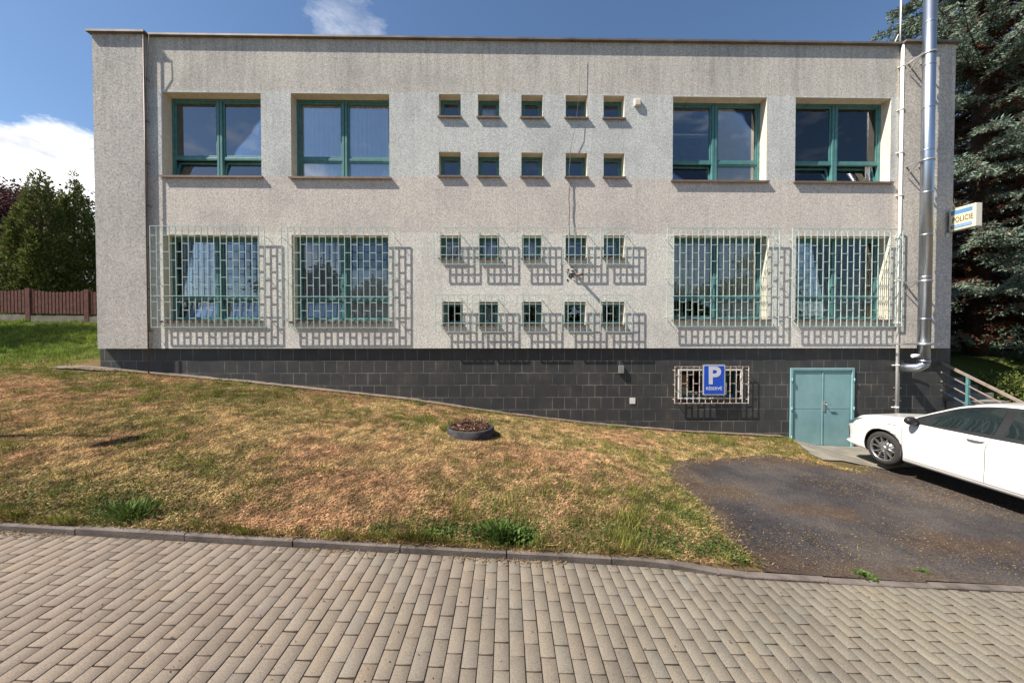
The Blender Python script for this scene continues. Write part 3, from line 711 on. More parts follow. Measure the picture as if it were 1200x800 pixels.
def keep_bank(X, Y):
    return ~in_drive(X, Y) & (Y > YK+.02) & ((Y < 8.22+.12*fnoise(X*3, X*0, 8)) | (X < -10.2)) & (np.hypot(X-PX, Y-PY) > .40) & ~((X < -8.9) & (X > -10.2) & (Y > 8.0))
d1 = lambda X, Y: (.25+.75*np.clip(1.8*fnoise(X*1.4, Y*1.4, 21)-.2, 0, 1))*(.3+.7*sm(.25, .6, vnoise(X*8, Y*8, 23)))
P1, C1 = blades(560000, -14.5, 7.2, YK, 8.5, .022, .068, .0038, d1, keep_bank, green_bank, 1)
def straw(n, x0, x1, y0, y1, keep, greenf, seed):
    r = np.random.default_rng(seed); X = r.uniform(x0, x1, n); Y = r.uniform(y0, y1, n); k = keep(X, Y); X, Y = X[k], Y[k]; n = len(X)
    isg = r.random(n) < np.clip(greenf(X, Y), 0, 1); l = r.uniform(.018, .055, n); a = r.uniform(0, 6.283, n); w = r.uniform(.0022, .0045, n)
    z0 = gz(X, Y)+r.uniform(-.002, .012, n); z1 = z0+r.uniform(.000, .026, n)
    ex, ey = -np.sin(a)*w, np.cos(a)*w
    P = np.stack([np.stack([X-ex, Y-ey, z0], -1), np.stack([X+ex, Y+ey, z0+.002], -1), np.stack([X+np.cos(a)*l, Y+np.sin(a)*l, z1], -1)], 1)
    pn = (.15+.8*sm(.22, .72, fnoise(X*.8, Y*1.4, 77)+.25*(vnoise(X*4, Y*4, 78)-.5)))[:, None]; cl = (.45+1.1*vnoise(X*10, Y*10, 66))[:, None]
    dry = (np.array([.45,.325,.145])*(1-pn)+np.array([.42,.24,.13])*pn)*r.uniform(.25, 1.7, (n, 1))*cl
    grn = (np.array([.15,.145,.040])*(1-pn)+np.array([.12,.135,.035])*pn)*r.uniform(.4, 1.6, (n, 1))*cl
    return P.reshape(-1, 3), np.repeat(np.where(isg[:, None], grn, dry), 3, 0)
P0, C0 = straw(1100000, -13.0, 7.0, YK, 8.4, keep_bank, lambda X, Y: green_bank(X, Y)*.72+.05, 6)
P6, C6 = straw(160000, 2.3, 12, YK, 7.8, lambda X, Y: inpoly(X, Y, DRV) & (Y > kback(X)) & (np.random.default_rng(9).random(len(X)) < np.clip(1.0-pdist(X, Y, DRV)/.22+1.6*(fnoise(X*3, Y*3, 71, 4)-.5), 0, 1)), lambda X, Y: .35+0*X, 10)
P2, C2 = blades(260000, -27, -10, 8.3, 15.4, .04, .075, .006, lambda X, Y: np.ones_like(X), lambda X, Y: (X < -10.2) & (Y > 8.3),
                lambda X, Y: .25+.75*sm(8.6, 10.2, Y+.6*fnoise(X*.7, Y*.7, 3))+.5*(fnoise(X, Y, 9)-.5), 2, .5)
C2 = C2*np.array([1.05,1.35,1.1])
# stray tufts in the drive's cracks and on its rim
def rim(X, Y): return .75*np.clip(1-pdist(X, Y, DRV)/.30-.5+.9*(fnoise(X*3, Y*3, 71)-.3), 0, 1)*(Y > 3.6)+np.clip(.10+1.1*(fnoise(X*1.3, Y*2.2, 61, 4)-.56)*3, 0, 1)*np.exp(-((Y-3.5)/.35)**2)+.6*np.exp(-((Y-7.25-.0*X)/.22)**2)*sm(5.2, 6.6, X)*(fnoise(X*3, Y*3, 5) > .45)
P3, C3 = blades(200000, 2.5, 12, YK+.02, 7.7, .015, .035, .003, rim, lambda X, Y: inpoly(X, Y, DRV), lambda X, Y: .45+0*X, 3)
P5, C5 = blades(60000, -1.4, .1, 6.2, 7.6, .03, .08, .0035, lambda X, Y: np.ones_like(X), lambda X, Y: np.abs(np.hypot(X-PX, Y-PY)-.44) < .05+.05*fnoise(X*5, Y*5, 3), lambda X, Y: .5+0*X, 8)
P4, C4 = blades(26000, -9.5, 2.2, YK+.015, YK+.10, .03, .085, .0035, lambda X, Y: np.clip((fnoise(X*1.6, X*0, 91)-.3)*2.2, .1, 1), lambda X, Y: X > -99, lambda X, Y: .45+0*X, 4)
P4 = P4.reshape(-1, 3, 3); P4[:, :, 2] += .012; P4[:, 2, 1] -= .03; P4 = P4.reshape(-1, 3)
Pg = np.concatenate([P0, P1, P2, P3, P4, P5, P6]); Cg = np.concatenate([C0, C1, C2, C3, C4, C5, C6])
tag(npmesh('grass', Pg, np.arange(len(Pg)).reshape(-1, 3), M['grassblade'], col=Cg),
    'short dry straw coloured turf with green patches on the sloping bank', 'grass', kind='stuff')
# straw, leaf crumbs and grit lying on tarmac, kerb and pavement
r = np.random.default_rng(5)
def litter(n, X, Y, Z, size, cols):
    a = r.uniform(0, 6.283, n); l = size*r.uniform(.4, 1.6, n); w = r.uniform(.0015, .004, n)
    dx, dy = np.cos(a)*l, np.sin(a)*l; ex, ey = -np.sin(a)*w, np.cos(a)*w; t = r.uniform(-.3, .5, n)*l
    P = np.stack([np.stack([X-ex, Y-ey, Z+.003], -1), np.stack([X+dx-ex, Y+dy-ey, Z+.004+np.abs(t)], -1), np.stack([X+dx+ex, Y+dy+ey, Z+.006+np.abs(t)], -1), np.stack([X+ex, Y+ey, Z+.005], -1)], 1)
    c = np.array(cols)[r.integers(0, len(cols), n)]*r.uniform(.6, 1.3, (n, 1))
    return P.reshape(-1, 3), np.repeat(c, 4, 0)
n = 60000; X = r.uniform(2, 12, n); Y = r.uniform(YK, 8.2, n); k = inpoly(X, Y, DRV) & (r.random(n) < np.clip((fnoise(X*.8+Y*.5, Y*1.3-X*.3, 13, 5)-.46)*5, .06, 1)); X, Y = X[k], Y[k]
A1 = litter(len(X), X, Y, gz(X, Y)+.012, .013, [(.22,.14,.07), (.16,.10,.05), (.15,.08,.035), (.26,.20,.11)])
n = 5000; X = r.uniform(-9, 3, n); Y = YK-.045-np.abs(r.normal(0, .035, n)); k = r.random(n) < np.clip((fnoise(X*1.3, X*0, 17)-.35)*3, .05, 1); X, Y = X[k], Y[k]
A2 = litter(len(X), X, Y, zsw(X)+.0, .02, [(.33,.24,.13), (.25,.16,.08), (.14,.09,.05)])
n = 350; X = r.uniform(-6, 6, n); Y = r.uniform(1.2, 3.3, n); A3 = litter(n, X, Y, zsw(X), .012, [(.25,.15,.07), (.10,.05,.03)])
n = 9000; X = r.uniform(-10, 6.6, n); Y = 8.30-np.abs(r.normal(0, .10, n)); k = r.random(n) < np.clip((fnoise(X*1.9, X*0, 19)-.42)*3.2, .08, 1); X, Y = X[k], Y[k]
A4 = litter(len(X), X, Y, gz(X, Y)+.03, .03, [(.20,.12,.06), (.15,.07,.04), (.30,.2,.1)])
Pl = np.concatenate([A1[0], A2[0], A3[0], A4[0]]); Cl = np.concatenate([A1[1], A2[1], A3[1], A4[1]])
tag(npmesh('litter', Pl, np.arange(len(Pl)).reshape(-1, 4), M['grassblade'], col=Cl), 'scattered straw and leaf crumbs on the tarmac and along the kerb', 'litter', kind='stuff')

# ------------------------------------------------------------------ leaves helpers
M['leaf'] = vcol('leaves', .6, .22)
def leafquads(C, D, L, W, colr, r, up=None):
    # C centres, D directions, L lengths, W widths -> kite shaped leaves
    n = len(C); D = D/np.linalg.norm(D, axis=1, keepdims=True)
    a = r.normal(size=(n, 3)); S = np.cross(D, a); S /= np.linalg.norm(S, axis=1, keepdims=True)+1e-9
    L = np.asarray(L)[:, None]; W = np.asarray(W)[:, None]
    P = np.stack([C, C+D*L*.5+S*W, C+D*L, C+D*L*.5-S*W], 1)
    return P.reshape(-1, 3), np.repeat(colr, 4, 0)
def quadobj(name, parts, mat, parent=None, loc=None):
    P = np.concatenate([p[0] for p in parts]); C = np.concatenate([p[1] for p in parts])
    return npmesh(name, P, np.arange(len(P)).reshape(-1, 4), mat, parent, C, loc)
# leafy weeds in the grass along the kerb
def weedpatch(spots, seed, size=.03, c0=(.055,.095,.022)):
    r = np.random.default_rng(seed); out = []
    for (x, y, rad, n, hh) in spots:
        X = x+r.normal(0, rad, n); Y = y+r.normal(0, rad*.55, n); k = (Y > YK+.05) & ~(inpoly(X, Y, DRV) & (Y > 3.7)); X, Y = X[k], Y[k]; m = len(X)
        d = np.hypot(X-x, Y-y)/rad; Z = gz(X, Y)+r.uniform(.1, 1, m)*hh*np.exp(-d*d*.4)
        D = np.stack([r.normal(0, 1, m), r.normal(0, 1, m)-.2, r.uniform(-.1, .9, m)], -1)
        c = np.array(c0)*r.uniform(.5, 1.6, (m, 1))*np.array([1,1,1])+r.uniform(0, .02, (m, 1))*np.array([1,.6,0])
        out.append(leafquads(np.stack([X, Y, Z], -1), D, size*r.uniform(.5, 1.4, m), size*.33*r.uniform(.6, 1.3, m), c, r))
    return out
sp = []
for i in range(46):
    x = random.uniform(-1.3, 2.35); sp.append((x, YK+.14+abs(random.gauss(0, .12)), .13, 90, .045))
for i in range(26): sp.append((random.uniform(-5.0, -3.2), YK+.15+abs(random.gauss(0, .2)), .12, 55, .04))
for px, py, k in ((285,441,4),(300,442,4),(478,471,4),(500,475,5),(560,484,4),(690,499,5),(715,502,4),(160,434,3),(820,509,5),(890,510,4)):
    for i in range(k): q = gpt(px+random.uniform(-14, 14), py); sp.append((q[0], min(q[1], 8.25), .07, 45, .07))
for i in range(30):
    q = gpt(random.uniform(560, 760), random.uniform(520, 610)); sp.append((q[0], q[1], .12, 36, .03))
for i in range(16):
    t = random.random(); q = gpt(800+95*t, 590+75*t); sp.append((q[0]-.15, q[1], .12, 60, .04))
for i in range(14): q = gpt(random.uniform(810, 930), random.uniform(515, 532)); sp.append((q[0], q[1], .18, 60, .05))
tag(quadobj('weeds', weedpatch(sp, 3, .024), M['leaf']), 'low broad-leaved weeds spreading through the turf behind the kerb', 'weeds', kind='stuff')
def tuft(px, py, rad, n, hh, label, name='weed_tuft', size=.05, c0=(.07,.115,.026), grassy=True):
    x, y = gpt(px, py); r = np.random.default_rng(int(px*7+py)); z = float(gz(x, y))
    a = r.uniform(0, 6.283, n); d = np.abs(r.normal(0, rad, n)); X = x+np.cos(a)*d; Y = y+np.sin(a)*d*.6; k = ((Y > YK+.05) | inpoly(X, Y, DRV)); k &= d < 1.7*rad; X, Y, a = X[k], Y[k], a[k]; m = len(X)
    Z = gz(X, Y)+r.uniform(0, .5, m)*hh*np.exp(-(d[k]/rad)**2*.4)
    D = np.stack([np.cos(a)*.55, np.sin(a)*.55, r.uniform(.25, 1.3, m)], -1)
    c = np.array(c0)*r.uniform(.5, 1.7, (m, 1))+r.uniform(0, .03, (m, 1))*np.array([1,.7,.1])
    o = quadobj(name, [leafquads(np.stack([X, Y, Z], -1), D, hh*r.uniform(.3, .8, m)*(1 if grassy else .5), size*.10*r.uniform(.6, 1.4, m) if grassy else size*.35*r.uniform(.5, 1.3, m), c, r)], M['leaf'], None, (x, y, z))
    return tag(o, label, 'weed', 'weeds growing out of the dry bank')
tuft(586, 626, .17, 380, .14, 'large dark green weed clump behind the kerb at the middle of the bank', size=.05, grassy=True)
tuft(592, 630, .2, 1100, .14, 'broad-leaved weed at the foot of the large clump in the middle', size=.06, grassy=False, name='leafy_weed')
tuft(152, 605, .17, 600, .15, 'tall green grass tuft behind the kerb on the left part of the bank', size=.05, c0=(.08,.13,.03))
tuft(500, 632, .14, 420, .09, 'low spreading weed just left of the large middle clump', size=.05, grassy=False, name='leafy_weed')
tuft(1013, 676, .09, 240, .06, 'bright green weed on the tarmac edge below the car', size=.05, grassy=False, name='leafy_weed', c0=(.07,.12,.03))
tuft(1082, 671, .07, 150, .04, 'small green weed on the tarmac at the lower right', size=.05, grassy=False, name='leafy_weed', c0=(.07,.12,.03))
tuft(604, 664, .05, 130, .05, 'small dried whitish weed growing from the kerb joint', size=.03, grassy=False, name='dried_weed', c0=(.26,.21,.13))

# ------------------------------------------------------------------ planter
x, y = gpt(553, 513); y += .22; x = -.70*y/6.98; z = float(gz(x, y)); RP = .41
pl = empty('planter', (x, y, z), 'round dark concrete planter ring with withered plants on the dry bank', 'planter')
pr = [(RP-.01,-.12),(RP,-.0),(RP,.125),(RP-.012,.14),(RP-.04,.14),(RP-.052,.125),(RP-.055,.05),(RP-.055,-.1)]
M['ring'] = plain('weathered_dark_concrete', (.048,.043,.045), .9, 0, .5, 9, .006)
b = MB().lathe(pr, (x, y, z+.0), n=48).build('ring', M['ring'], pl)
b = MB(); b.lathe([(RP-.05,.06),(.2,.09),(.01,.10)], (x, y, z), n=24); b.build('soil', plain('dark_soil', (.045,.03,.022), 1, 0, .4, 20), pl)
r = np.random.default_rng(8); n = 1500; a = r.uniform(0, 6.283, n); d = np.sqrt(r.random(n))*(RP-.06); X = x+np.cos(a)*d; Y = y+np.sin(a)*d
Z = z+.08+r.uniform(0, .12, n)*(.5+fnoise(X*8, Y*8, 4)); D = r.normal(size=(n, 3))*np.array([1,1,.45])
cc = np.array([(.16,.06,.045), (.10,.045,.035), (.22,.12,.06), (.06,.035,.03), (.30,.2,.13)])[r.integers(0, 5, n)]*r.uniform(.6, 1.3, (n, 1))
quadobj('withered_plants', [leafquads(np.stack([X, Y, Z], -1), D, r.uniform(.02, .06, n), r.uniform(.006, .018, n), cc, r)], M['leaf'], pl)

# ------------------------------------------------------------------ signs
def text(s, size, mat, parent, loc, rot, ext=.002, bold=0, squash=1, name='lettering', sp=1.0):
    c = bpy.data.curves.new('t', 'FONT'); c.body = s; c.size = size; c.extrude = ext; c.offset = bold; c.align_x = 'CENTER'; c.align_y = 'CENTER'; c.space_character = sp
    t = bpy.data.objects.new('t', c); COL.objects.link(t); dg = bpy.context.evaluated_depsgraph_get(); dg.update()
    me = bpy.data.meshes.new_from_object(t.evaluated_get(dg)); bpy.data.objects.remove(t)
    me.transform(Matrix.Rotation(rot[2], 4, 'Z') @ Matrix.Rotation(rot[0], 4, 'X') @ Matrix.Scale(squash, 4, (1,0,0)))
    me.transform(Matrix.Translation(Vector(loc)-org(parent))); me.materials.clear(); me.materials.append(mat)
    o = bpy.data.objects.new(name, me); COL.objects.link(o); o.parent = parent; ORI[o.name] = org(parent); return o
M['sign_blue'] = plain('sign_blue', (.012,.075,.50), .4, 0, .06); M['sign_white'] = plain('sign_white', (.60,.60,.62), .4, 0, .04)
x0, x1, z0, z1 = rect((823.3, 426.8, 850, 463.2), 8.34); cx = (x0+x1)/2; cz = (z0+z1)/2; w = (x1-x0)/2; h = (z1-z0)/2
ps = empty('parking_sign', (cx, 8.355, cz), 'blue parking sign with white P fixed on the basement window grille', 'sign')
def rrect(w, h, rad, y0, y1, n=6):
    pts = []
    for cxx, czz, a0 in ((w-rad, h-rad, 0), (-w+rad, h-rad, 90), (-w+rad, -h+rad, 180), (w-rad, -h+rad, 270)):
        for k in range(n+1): a = R(a0+90*k/n); pts.append((cxx+rad*math.cos(a), czz+rad*math.sin(a)))
    m = len(pts); vs = [(cx+p[0], y0, cz+p[1]) for p in pts]+[(cx+p[0], y1, cz+p[1]) for p in pts]
    return MB().add(vs, [tuple(range(m)), tuple(range(2*m-1, m-1, -1))]+[(k, (k+1) % m, m+(k+1) % m, m+k) for k in range(m)])
rrect(w, h, .03, 8.340, 8.352).build('plate', M['galv'], ps); rrect(w-.018, h-.018, .025, 8.337, 8.3395).build('border', M['sign_white'], ps)
rrect(w-.036, h-.036, .02, 8.334, 8.3365).build('face', M['sign_blue'], ps)
text('P', .56, M['sign_white'], ps, (cx, 8.332, cz+.085), (math.pi/2,0,0), .001, .018, 1.05)
text('RÉSERVÉ', .098, M['sign_white'], ps, (cx, 8.332, cz-.205), (math.pi/2,0,0), .001, .002, 1.05)
for s in (-1, 1): MB().box(cx-.1, cx+.1, 8.3525, 8.368, cz+s*.2-.012, cz+s*.2+.012).build('clamp', M['galv'], ps)
# lit-box style sign of the station, sticking out from the right pilaster
M['box_cream'] = plain('sign_box_cream', (.72,.66,.52), .35, 0, .03); M['stripe'] = plain('sign_stripe_blue', (.10,.24,.42), .4, 0, .04); M['letters'] = plain('sign_dark_letters', (.12,.08,.03), .5)
SX = 10.37; sy0, sy1 = 7.81, 8.29; sz0, sz1 = 4.53, 5.04
sg = empty('station_sign', (SX+.07, 8.33, 4.5), 'cream box sign reading POLICIE with blue stripes, sticking out from the building corner', 'sign')
MB().box(SX, SX+.145, sy0, sy1, sz0, sz1).build('box', M['box_cream'], sg, bevel=.008)
MB().box(SX-.003, SX-.0005, sy0+.02, sy1-.02, sz0+.02, sz1-.02).build('face', plain('sign_face', (.75,.66,.42), .4, 0, .02), sg)
MB().box(SX-.006, SX-.0035, sy0+.055, sy1-.035, sz1-.15, sz1-.055).build('stripe', M['stripe'], sg)
MB().box(SX-.006, SX-.0035, sy0+.055, sy1-.035, sz0+.045, sz0+.125).build('stripe', M['stripe'], sg)
text('POLICIE', .165, M['letters'], sg, (SX-.005, (sy0+sy1)/2-.01, sz0+.235), (math.pi/2,0,-math.pi/2), .001, .004, .62, sp=1.05)
text('OBVODNÍ ODDĚLENÍ', .048, M['sign_white'], sg, (SX-.0075, (sy0+sy1)/2-.01, sz0+.085), (math.pi/2,0,-math.pi/2), .0005, 0, .80)
xb = X_R-.03
MB().box(xb-.14, xb-.06, 8.315, 8.329, 4.42, 4.98).build('mounting_plate', M['galv'], sg)
for zz in (4.62, 4.93): MB().bar((xb-.1, 8.31, zz), (SX+.07, 8.285, zz), .025).build('arm', M['white_pvc'], sg)
# ------------------------------------------------------------------ car
def carpaint():
    m, nt, b = newmat('white_car_paint'); b.inputs['Base Color'].default_value = (.80,.79,.77,1); b.inputs['Roughness'].default_value = .35
    b.inputs['Coat Weight'].default_value = .8; b.inputs['Coat Roughness'].default_value = .04
    v = coords(nt); f = noise(nt, v, 3, 4); nt.links.new(ramp(nt, f, [(.3, (.66,.62,.58)), (.7, (.73,.69,.65))]), b.inputs['Base Color']); return m
M['paint'] = carpaint()
M['carglass'] = plain('dark_car_glass', (.012,.018,.018), .03, 0, .1, 3, 0, .9)
M['tyre'] = plain('tyre_rubber', (.030,.026,.024), .85, 0, .3, 20)
M['alloy'] = plain('alloy_wheel', (.50,.49,.48), .3, .9, .05)
M['chrome'] = plain('chrome_trim', (.75,.75,.76), .12, 1, .02)
M['seam'] = plain('door_seam', (.12,.11,.10), .7)
M['lamp'] = plain('headlamp_glass', (.07,.09,.10), .08, .3, .1, 20, 0, .9)
M['red'] = plain('tail_lamp_red', (.35,.01,.01), .2)
CX, CY, CZ = 8.11, 7.66, -.385           # centre line, nose, road level
tabs = [0,.05,.12,.25,.45,.70,1.0,1.25,1.6,1.95,2.4,3.0,3.6,3.95,4.15,4.27,4.33]
T = dict(
 w    =[.58,.70,.765,.82,.855,.872,.878,.88,.88,.88,.88,.88,.875,.865,.84,.80,.74],
 sill =[.30,.24,.20,.18,.18,.18,.175,.175,.175,.175,.175,.175,.18,.20,.24,.30,.36],
 sh   =[.58,.63,.665,.70,.735,.77,.80,.82,.835,.845,.86,.88,.90,.90,.90,.88,.84],
 belt =[.62,.68,.715,.76,.80,.84,.885,.915,.93,.94,.95,.975,1.0,1.0,.99,.95,.90],
 qb   =[.50,.61,.67,.73,.765,.785,.80,.815,.825,.83,.83,.83,.815,.79,.76,.73,.66],
 rail =[.64,.70,.74,.79,.835,.875,.92,.965,1.14,1.30,1.395,1.405,1.34,1.24,1.13,1.02,.93],
 qr   =[.42,.53,.59,.65,.69,.71,.73,.745,.69,.64,.615,.61,.60,.59,.62,.64,.60],
 top  =[.66,.735,.79,.845,.895,.93,.965,1.02,1.215,1.385,1.465,1.47,1.41,1.33,1.17,1.04,.95])
def cr(tab, vals, s):                                # smooth (Hermite) interpolation
    s = min(max(s, tab[0]), tab[-1]); i = max(0, min(len(tab)-2, int(np.searchsorted(tab, s, 'right'))-1))
    h = tab[i+1]-tab[i]; t = (s-tab[i])/h
    d = lambda k: 0 if k <= 0 and False else ((vals[min(k+1, len(tab)-1)]-vals[max(k-1, 0)])/(tab[min(k+1, len(tab)-1)]-tab[max(k-1, 0)]))
    m0, m1 = d(i)*h, d(i+1)*h
    return (2*t**3-3*t*t+1)*vals[i]+(t**3-2*t*t+t)*m0+(-2*t**3+3*t*t)*vals[i+1]+(t**3-t*t)*m1
def ctrl(s):
    g = {k: cr(tabs, v, s) for k, v in T.items()}
    w = g['w']; zs = g['sill']; sh = g['sh']
    return [(0, zs), (w*.80, zs), (w*.955, zs+.02), (w*.985, zs+.14), (w*.985, zs+.45*(sh-zs)), (w, sh-.10), (w*.992, sh), (g['qb']+.02, g['belt']-.012), (g['qb'], g['belt']),
            (g['qr']+(g['qb']-g['qr'])*.30, g['belt']+(g['rail']-g['belt'])*.62), (g['qr'], g['rail']), (g['qr']-.06, g['rail']+(g['top']-g['rail'])*.55), (g['qr']*.55, g['top']-.012), (0, g['top'])]
NR = 13
def surf(s, r, side=-1, off=0.0):
    P = ctrl(s); k = list(range(len(P)))
    q = cr(k, [p[0] for p in P], r); z = cr(k, [p[1] for p in P], r)
    if off and s < .75:                                  # near the nose the normal leans forward
        a = Vector(surf(s, max(r-.03, 0), side)); b = Vector(surf(s, min(r+.03, NR), side)); c = Vector(surf(max(s-.01, 0), r, side)); d = Vector(surf(s+.01, r, side))
        nn = (b-a).cross(d-c).normalized(); p = Vector((CX+side*q, CY-s, CZ+z)); ctr = Vector((CX, CY-.9, CZ+.5))
        if nn.dot(p-ctr) < 0: nn = -nn
        return tuple(p+nn*off)
    if off:
        e = .02; q2 = cr(k, [p[0] for p in P], min(r+e, NR)); z2 = cr(k, [p[1] for p in P], min(r+e, NR)); q1 = cr(k, [p[0] for p in P], max(r-e, 0)); z1 = cr(k, [p[1] for p in P], max(r-e, 0))
        tq, tz = q2-q1, z2-z1; l = math.hypot(tq, tz)+1e-9; q += tz/l*off; z += -tq/l*off
        # normal component along the length
    return (CX+side*q, CY-s, CZ+z)
def cpatch(fn, ns, nr, side, off, both=True):
    m = MB(); vs = []; fs = []
    for i in range(ns+1):
        for j in range(nr+1):
            s, r = fn(i/ns, j/nr); vs.append(surf(s, r, side, off))
    for i in range(ns):
        for j in range(nr): a = i*(nr+1)+j; fs.append((a, a+1, a+nr+2, a+nr+1))
    return m.add(vs, fs, 0, True)
car = empty('parked_car', (CX, CY-2.1, CZ), 'white hatchback parked nose to the wall beside the teal steel door', 'car')
ss = sorted(set(list(np.linspace(0, .3, 9))+list(np.linspace(.3, 4.0, 75))+list(np.linspace(4.0, 4.33, 9)))); rr = list(np.linspace(0, NR, 66))
vs = []; fs = []; nring = 2*len(rr)-2
for s in ss:
    ring = [surf(s, r, -1) for r in rr]+[surf(s, r, 1) for r in rr[-2:0:-1]]
    vs += ring
for i in range(len(ss)-1):
    for k in range(nring): a = i*nring; fs.append((a+k, a+(k+1) % nring, a+nring+(k+1) % nring, a+nring+k))
m = MB().add(vs, fs, 0, True); m.f.append(tuple(range(nring))); m.m.append(0); m.sm.append(False)
m.f.append(tuple((len(ss)-1)*nring+k for k in range(nring))); m.m.append(0); m.sm.append(False)
body = m.build('body', [M['paint'], M['black']], car)
WS = (.885, 3.485); WR = .318
for s in WS:
    for sd in (-1, 1):
        c = MB().lathe([(0,-.30),(.365,-.30),(.365,.30),(0,.30)], (CX+sd*.84, CY-s, CZ+WR+.005), 'X', 48, 0).build('cut', M['black'])
        md = body.modifiers.new('arch', 'BOOLEAN'); md.object = c; md.operation = 'DIFFERENCE'; md.solver = 'EXACT'
bpy.context.view_layer.update(); dg = bpy.context.evaluated_depsgraph_get()
me = bpy.data.meshes.new_from_object(body.evaluated_get(dg)); body.modifiers.clear(); body.data = me
for o in [o for o in bpy.data.objects if o.name.startswith('cut')]: bpy.data.objects.remove(o)
zc = WR+.005
for p in me.polygons:                                # wheel wells are black, not paint
    c = p.center+org(car); s = CY-c.y; q = abs(c.x-CX)
    for w_ in WS:
        if q < .86 and abs(math.hypot(s-w_, c.z-CZ-zc)-.365) < .012 and abs(p.normal.x) < .5: p.material_index = 1; p.use_smooth = False
        if q < .60 and math.hypot(s-w_, c.z-CZ-zc) < .37 and abs(p.normal.x) > .9: p.material_index = 1; p.use_smooth = False
for sd in (-1, 1):
    def dlo(s0, s1):
        def fn(u, v):
            s = s0(v) + (s1(v)-s0(v))*u; return s, 8.22+(9.86-8.22)*v
        return fn
    cpatch(lambda u, v: (1.32+(3.75-1.32)*u+.05*v, 7.93+(10.12-7.93)*v), 40, 8, sd, .004).build('pillar_trim', M['black'], car)
    cpatch(dlo(lambda v: 1.42+.42*v, lambda v: 2.42+.02*v), 24, 8, sd, .009).build('side_window', M['carglass'], car)
    cpatch(dlo(lambda v: 2.53+.02*v, lambda v: 3.30-.04*v), 20, 8, sd, .009).build('side_window', M['carglass'], car)
    cpatch(dlo(lambda v: 3.35-.04*v, lambda v: 3.68-.16*v), 10, 8, sd, .009).build('side_window', M['carglass'], car)
    cpatch(lambda u, v: (1.34+(3.74-1.34)*u, 7.80+.12*v), 40, 1, sd, .008).build('belt_trim', M['chrome'] if False else M['black'], car)
    for s0, fn in ((1.20, lambda v: 1.20+.05*math.sin(v*3.1)-.03*v), (2.42, lambda v: 2.36+.10*v-.03*math.sin(v*3.1)), (3.35, lambda v: 3.30-.30*(1-v)*(1-v)*1.2+.05*v)):
        cpatch(lambda u, v, fn=fn: (fn(v)-.0035+.007*u, 2.6+(7.8-2.6)*v), 1, 30, sd, .0015).build('door_seam', M['seam'], car)
    cpatch(lambda u, v: (1.25+2.15*u, 2.5+.06*v), 30, 1, sd, .002).build('sill_seam', M['seam'], car)
    cpatch(lambda u, v: (.02+.62*u, 7.55+.05*v), 20, 1, sd, .0015).build('hood_seam', M['seam'], car)
    cpatch(lambda u, v: (.08+.36*u*(.5+.5*v), 5.5+1.95*v), 12, 6, sd, .006).build('headlight', M['lamp'], car)
    cpatch(lambda u, v: (.012+.12*u, 2.9+2.1*v), 4, 8, sd, .004).build('bumper_intake', M['black'], car)
    cpatch(lambda u, v: (.93+.20*u, 6.15+.10*v-.1*u), 6, 1, sd, .005).build('side_badge', M['chrome'], car)
    for hs in (2.16, 3.10):
        p = [Vector(surf(hs+d, 6.25-.0*d, sd, o_)) for d, o_ in ((0,.0),(.02,.03),(.10,.042),(.18,.03),(.20,.0))]
        m = MB().tube(p, [.014,.016,.017,.016,.012], 8); m.build('door_handle', M['paint'], car)
    p0 = Vector(surf(1.46, 8.0, sd, .0)); m = MB()
    prof = []
    for k in range(9):
        t = k/8; prof.append((p0+Vector((sd*(.03+.20*t), .03-.02*t, .045+.015*t)), .075*math.sin(math.pi*min(.94, .12+.80*t))**.6))
    m.tube([p[0] for p in prof], [p[1] for p in prof], 16); mo = m.build('wing_mirror', M['black'], car)
    MB().bar(p0+Vector((0,0,-.02)), p0+Vector((sd*.06,.02,.03)), .06, .04).build('mirror_foot', M['black'], car)
# front and rear details
cpatch(lambda u, v: (1.30+(2.02-1.30)*u, 10.85+2.15*v), 16, 12, -1, .006).build('windscreen', M['carglass'], car)
cpatch(lambda u, v: (1.30+(2.02-1.30)*u, 10.85+2.15*v), 16, 12, 1, .006).build('windscreen', M['carglass'], car)
cpatch(lambda u, v: (4.00+.26*u, 10.7+2.3*v), 8, 10, -1, .006).build('rear_window', M['carglass'], car)
cpatch(lambda u, v: (4.00+.26*u, 10.7+2.3*v), 8, 10, 1, .006).build('rear_window', M['carglass'], car)
for sd in (-1, 1): cpatch(lambda u, v: (4.12+.19*u, 5.8+1.6*v), 6, 6, sd, .006).build('tail_light', M['red'], car)
MB().box(CX-.5, CX+.5, CY-.03, CY+.012, CZ+.30, CZ+.46).build('grille', M['black'], car, bevel=.02)
MB().box(CX-.26, CX+.26, CY+.0125, CY+.022, CZ+.33, CZ+.44).build('number_plate', M['sign_white'], car)
# front lip
m = MB(); pts = [(CX+q, CY-.0-s, CZ+.245) for q, s in ((-.80,.42),(-.79,.22),(-.74,.07),(-.60,-.015),(-.3,-.03),(.3,-.03),(.60,-.015),(.74,.07),(.79,.22),(.80,.42))]
m.tube(pts, .028, 8); m.build('front_lip', M['paint'], car)
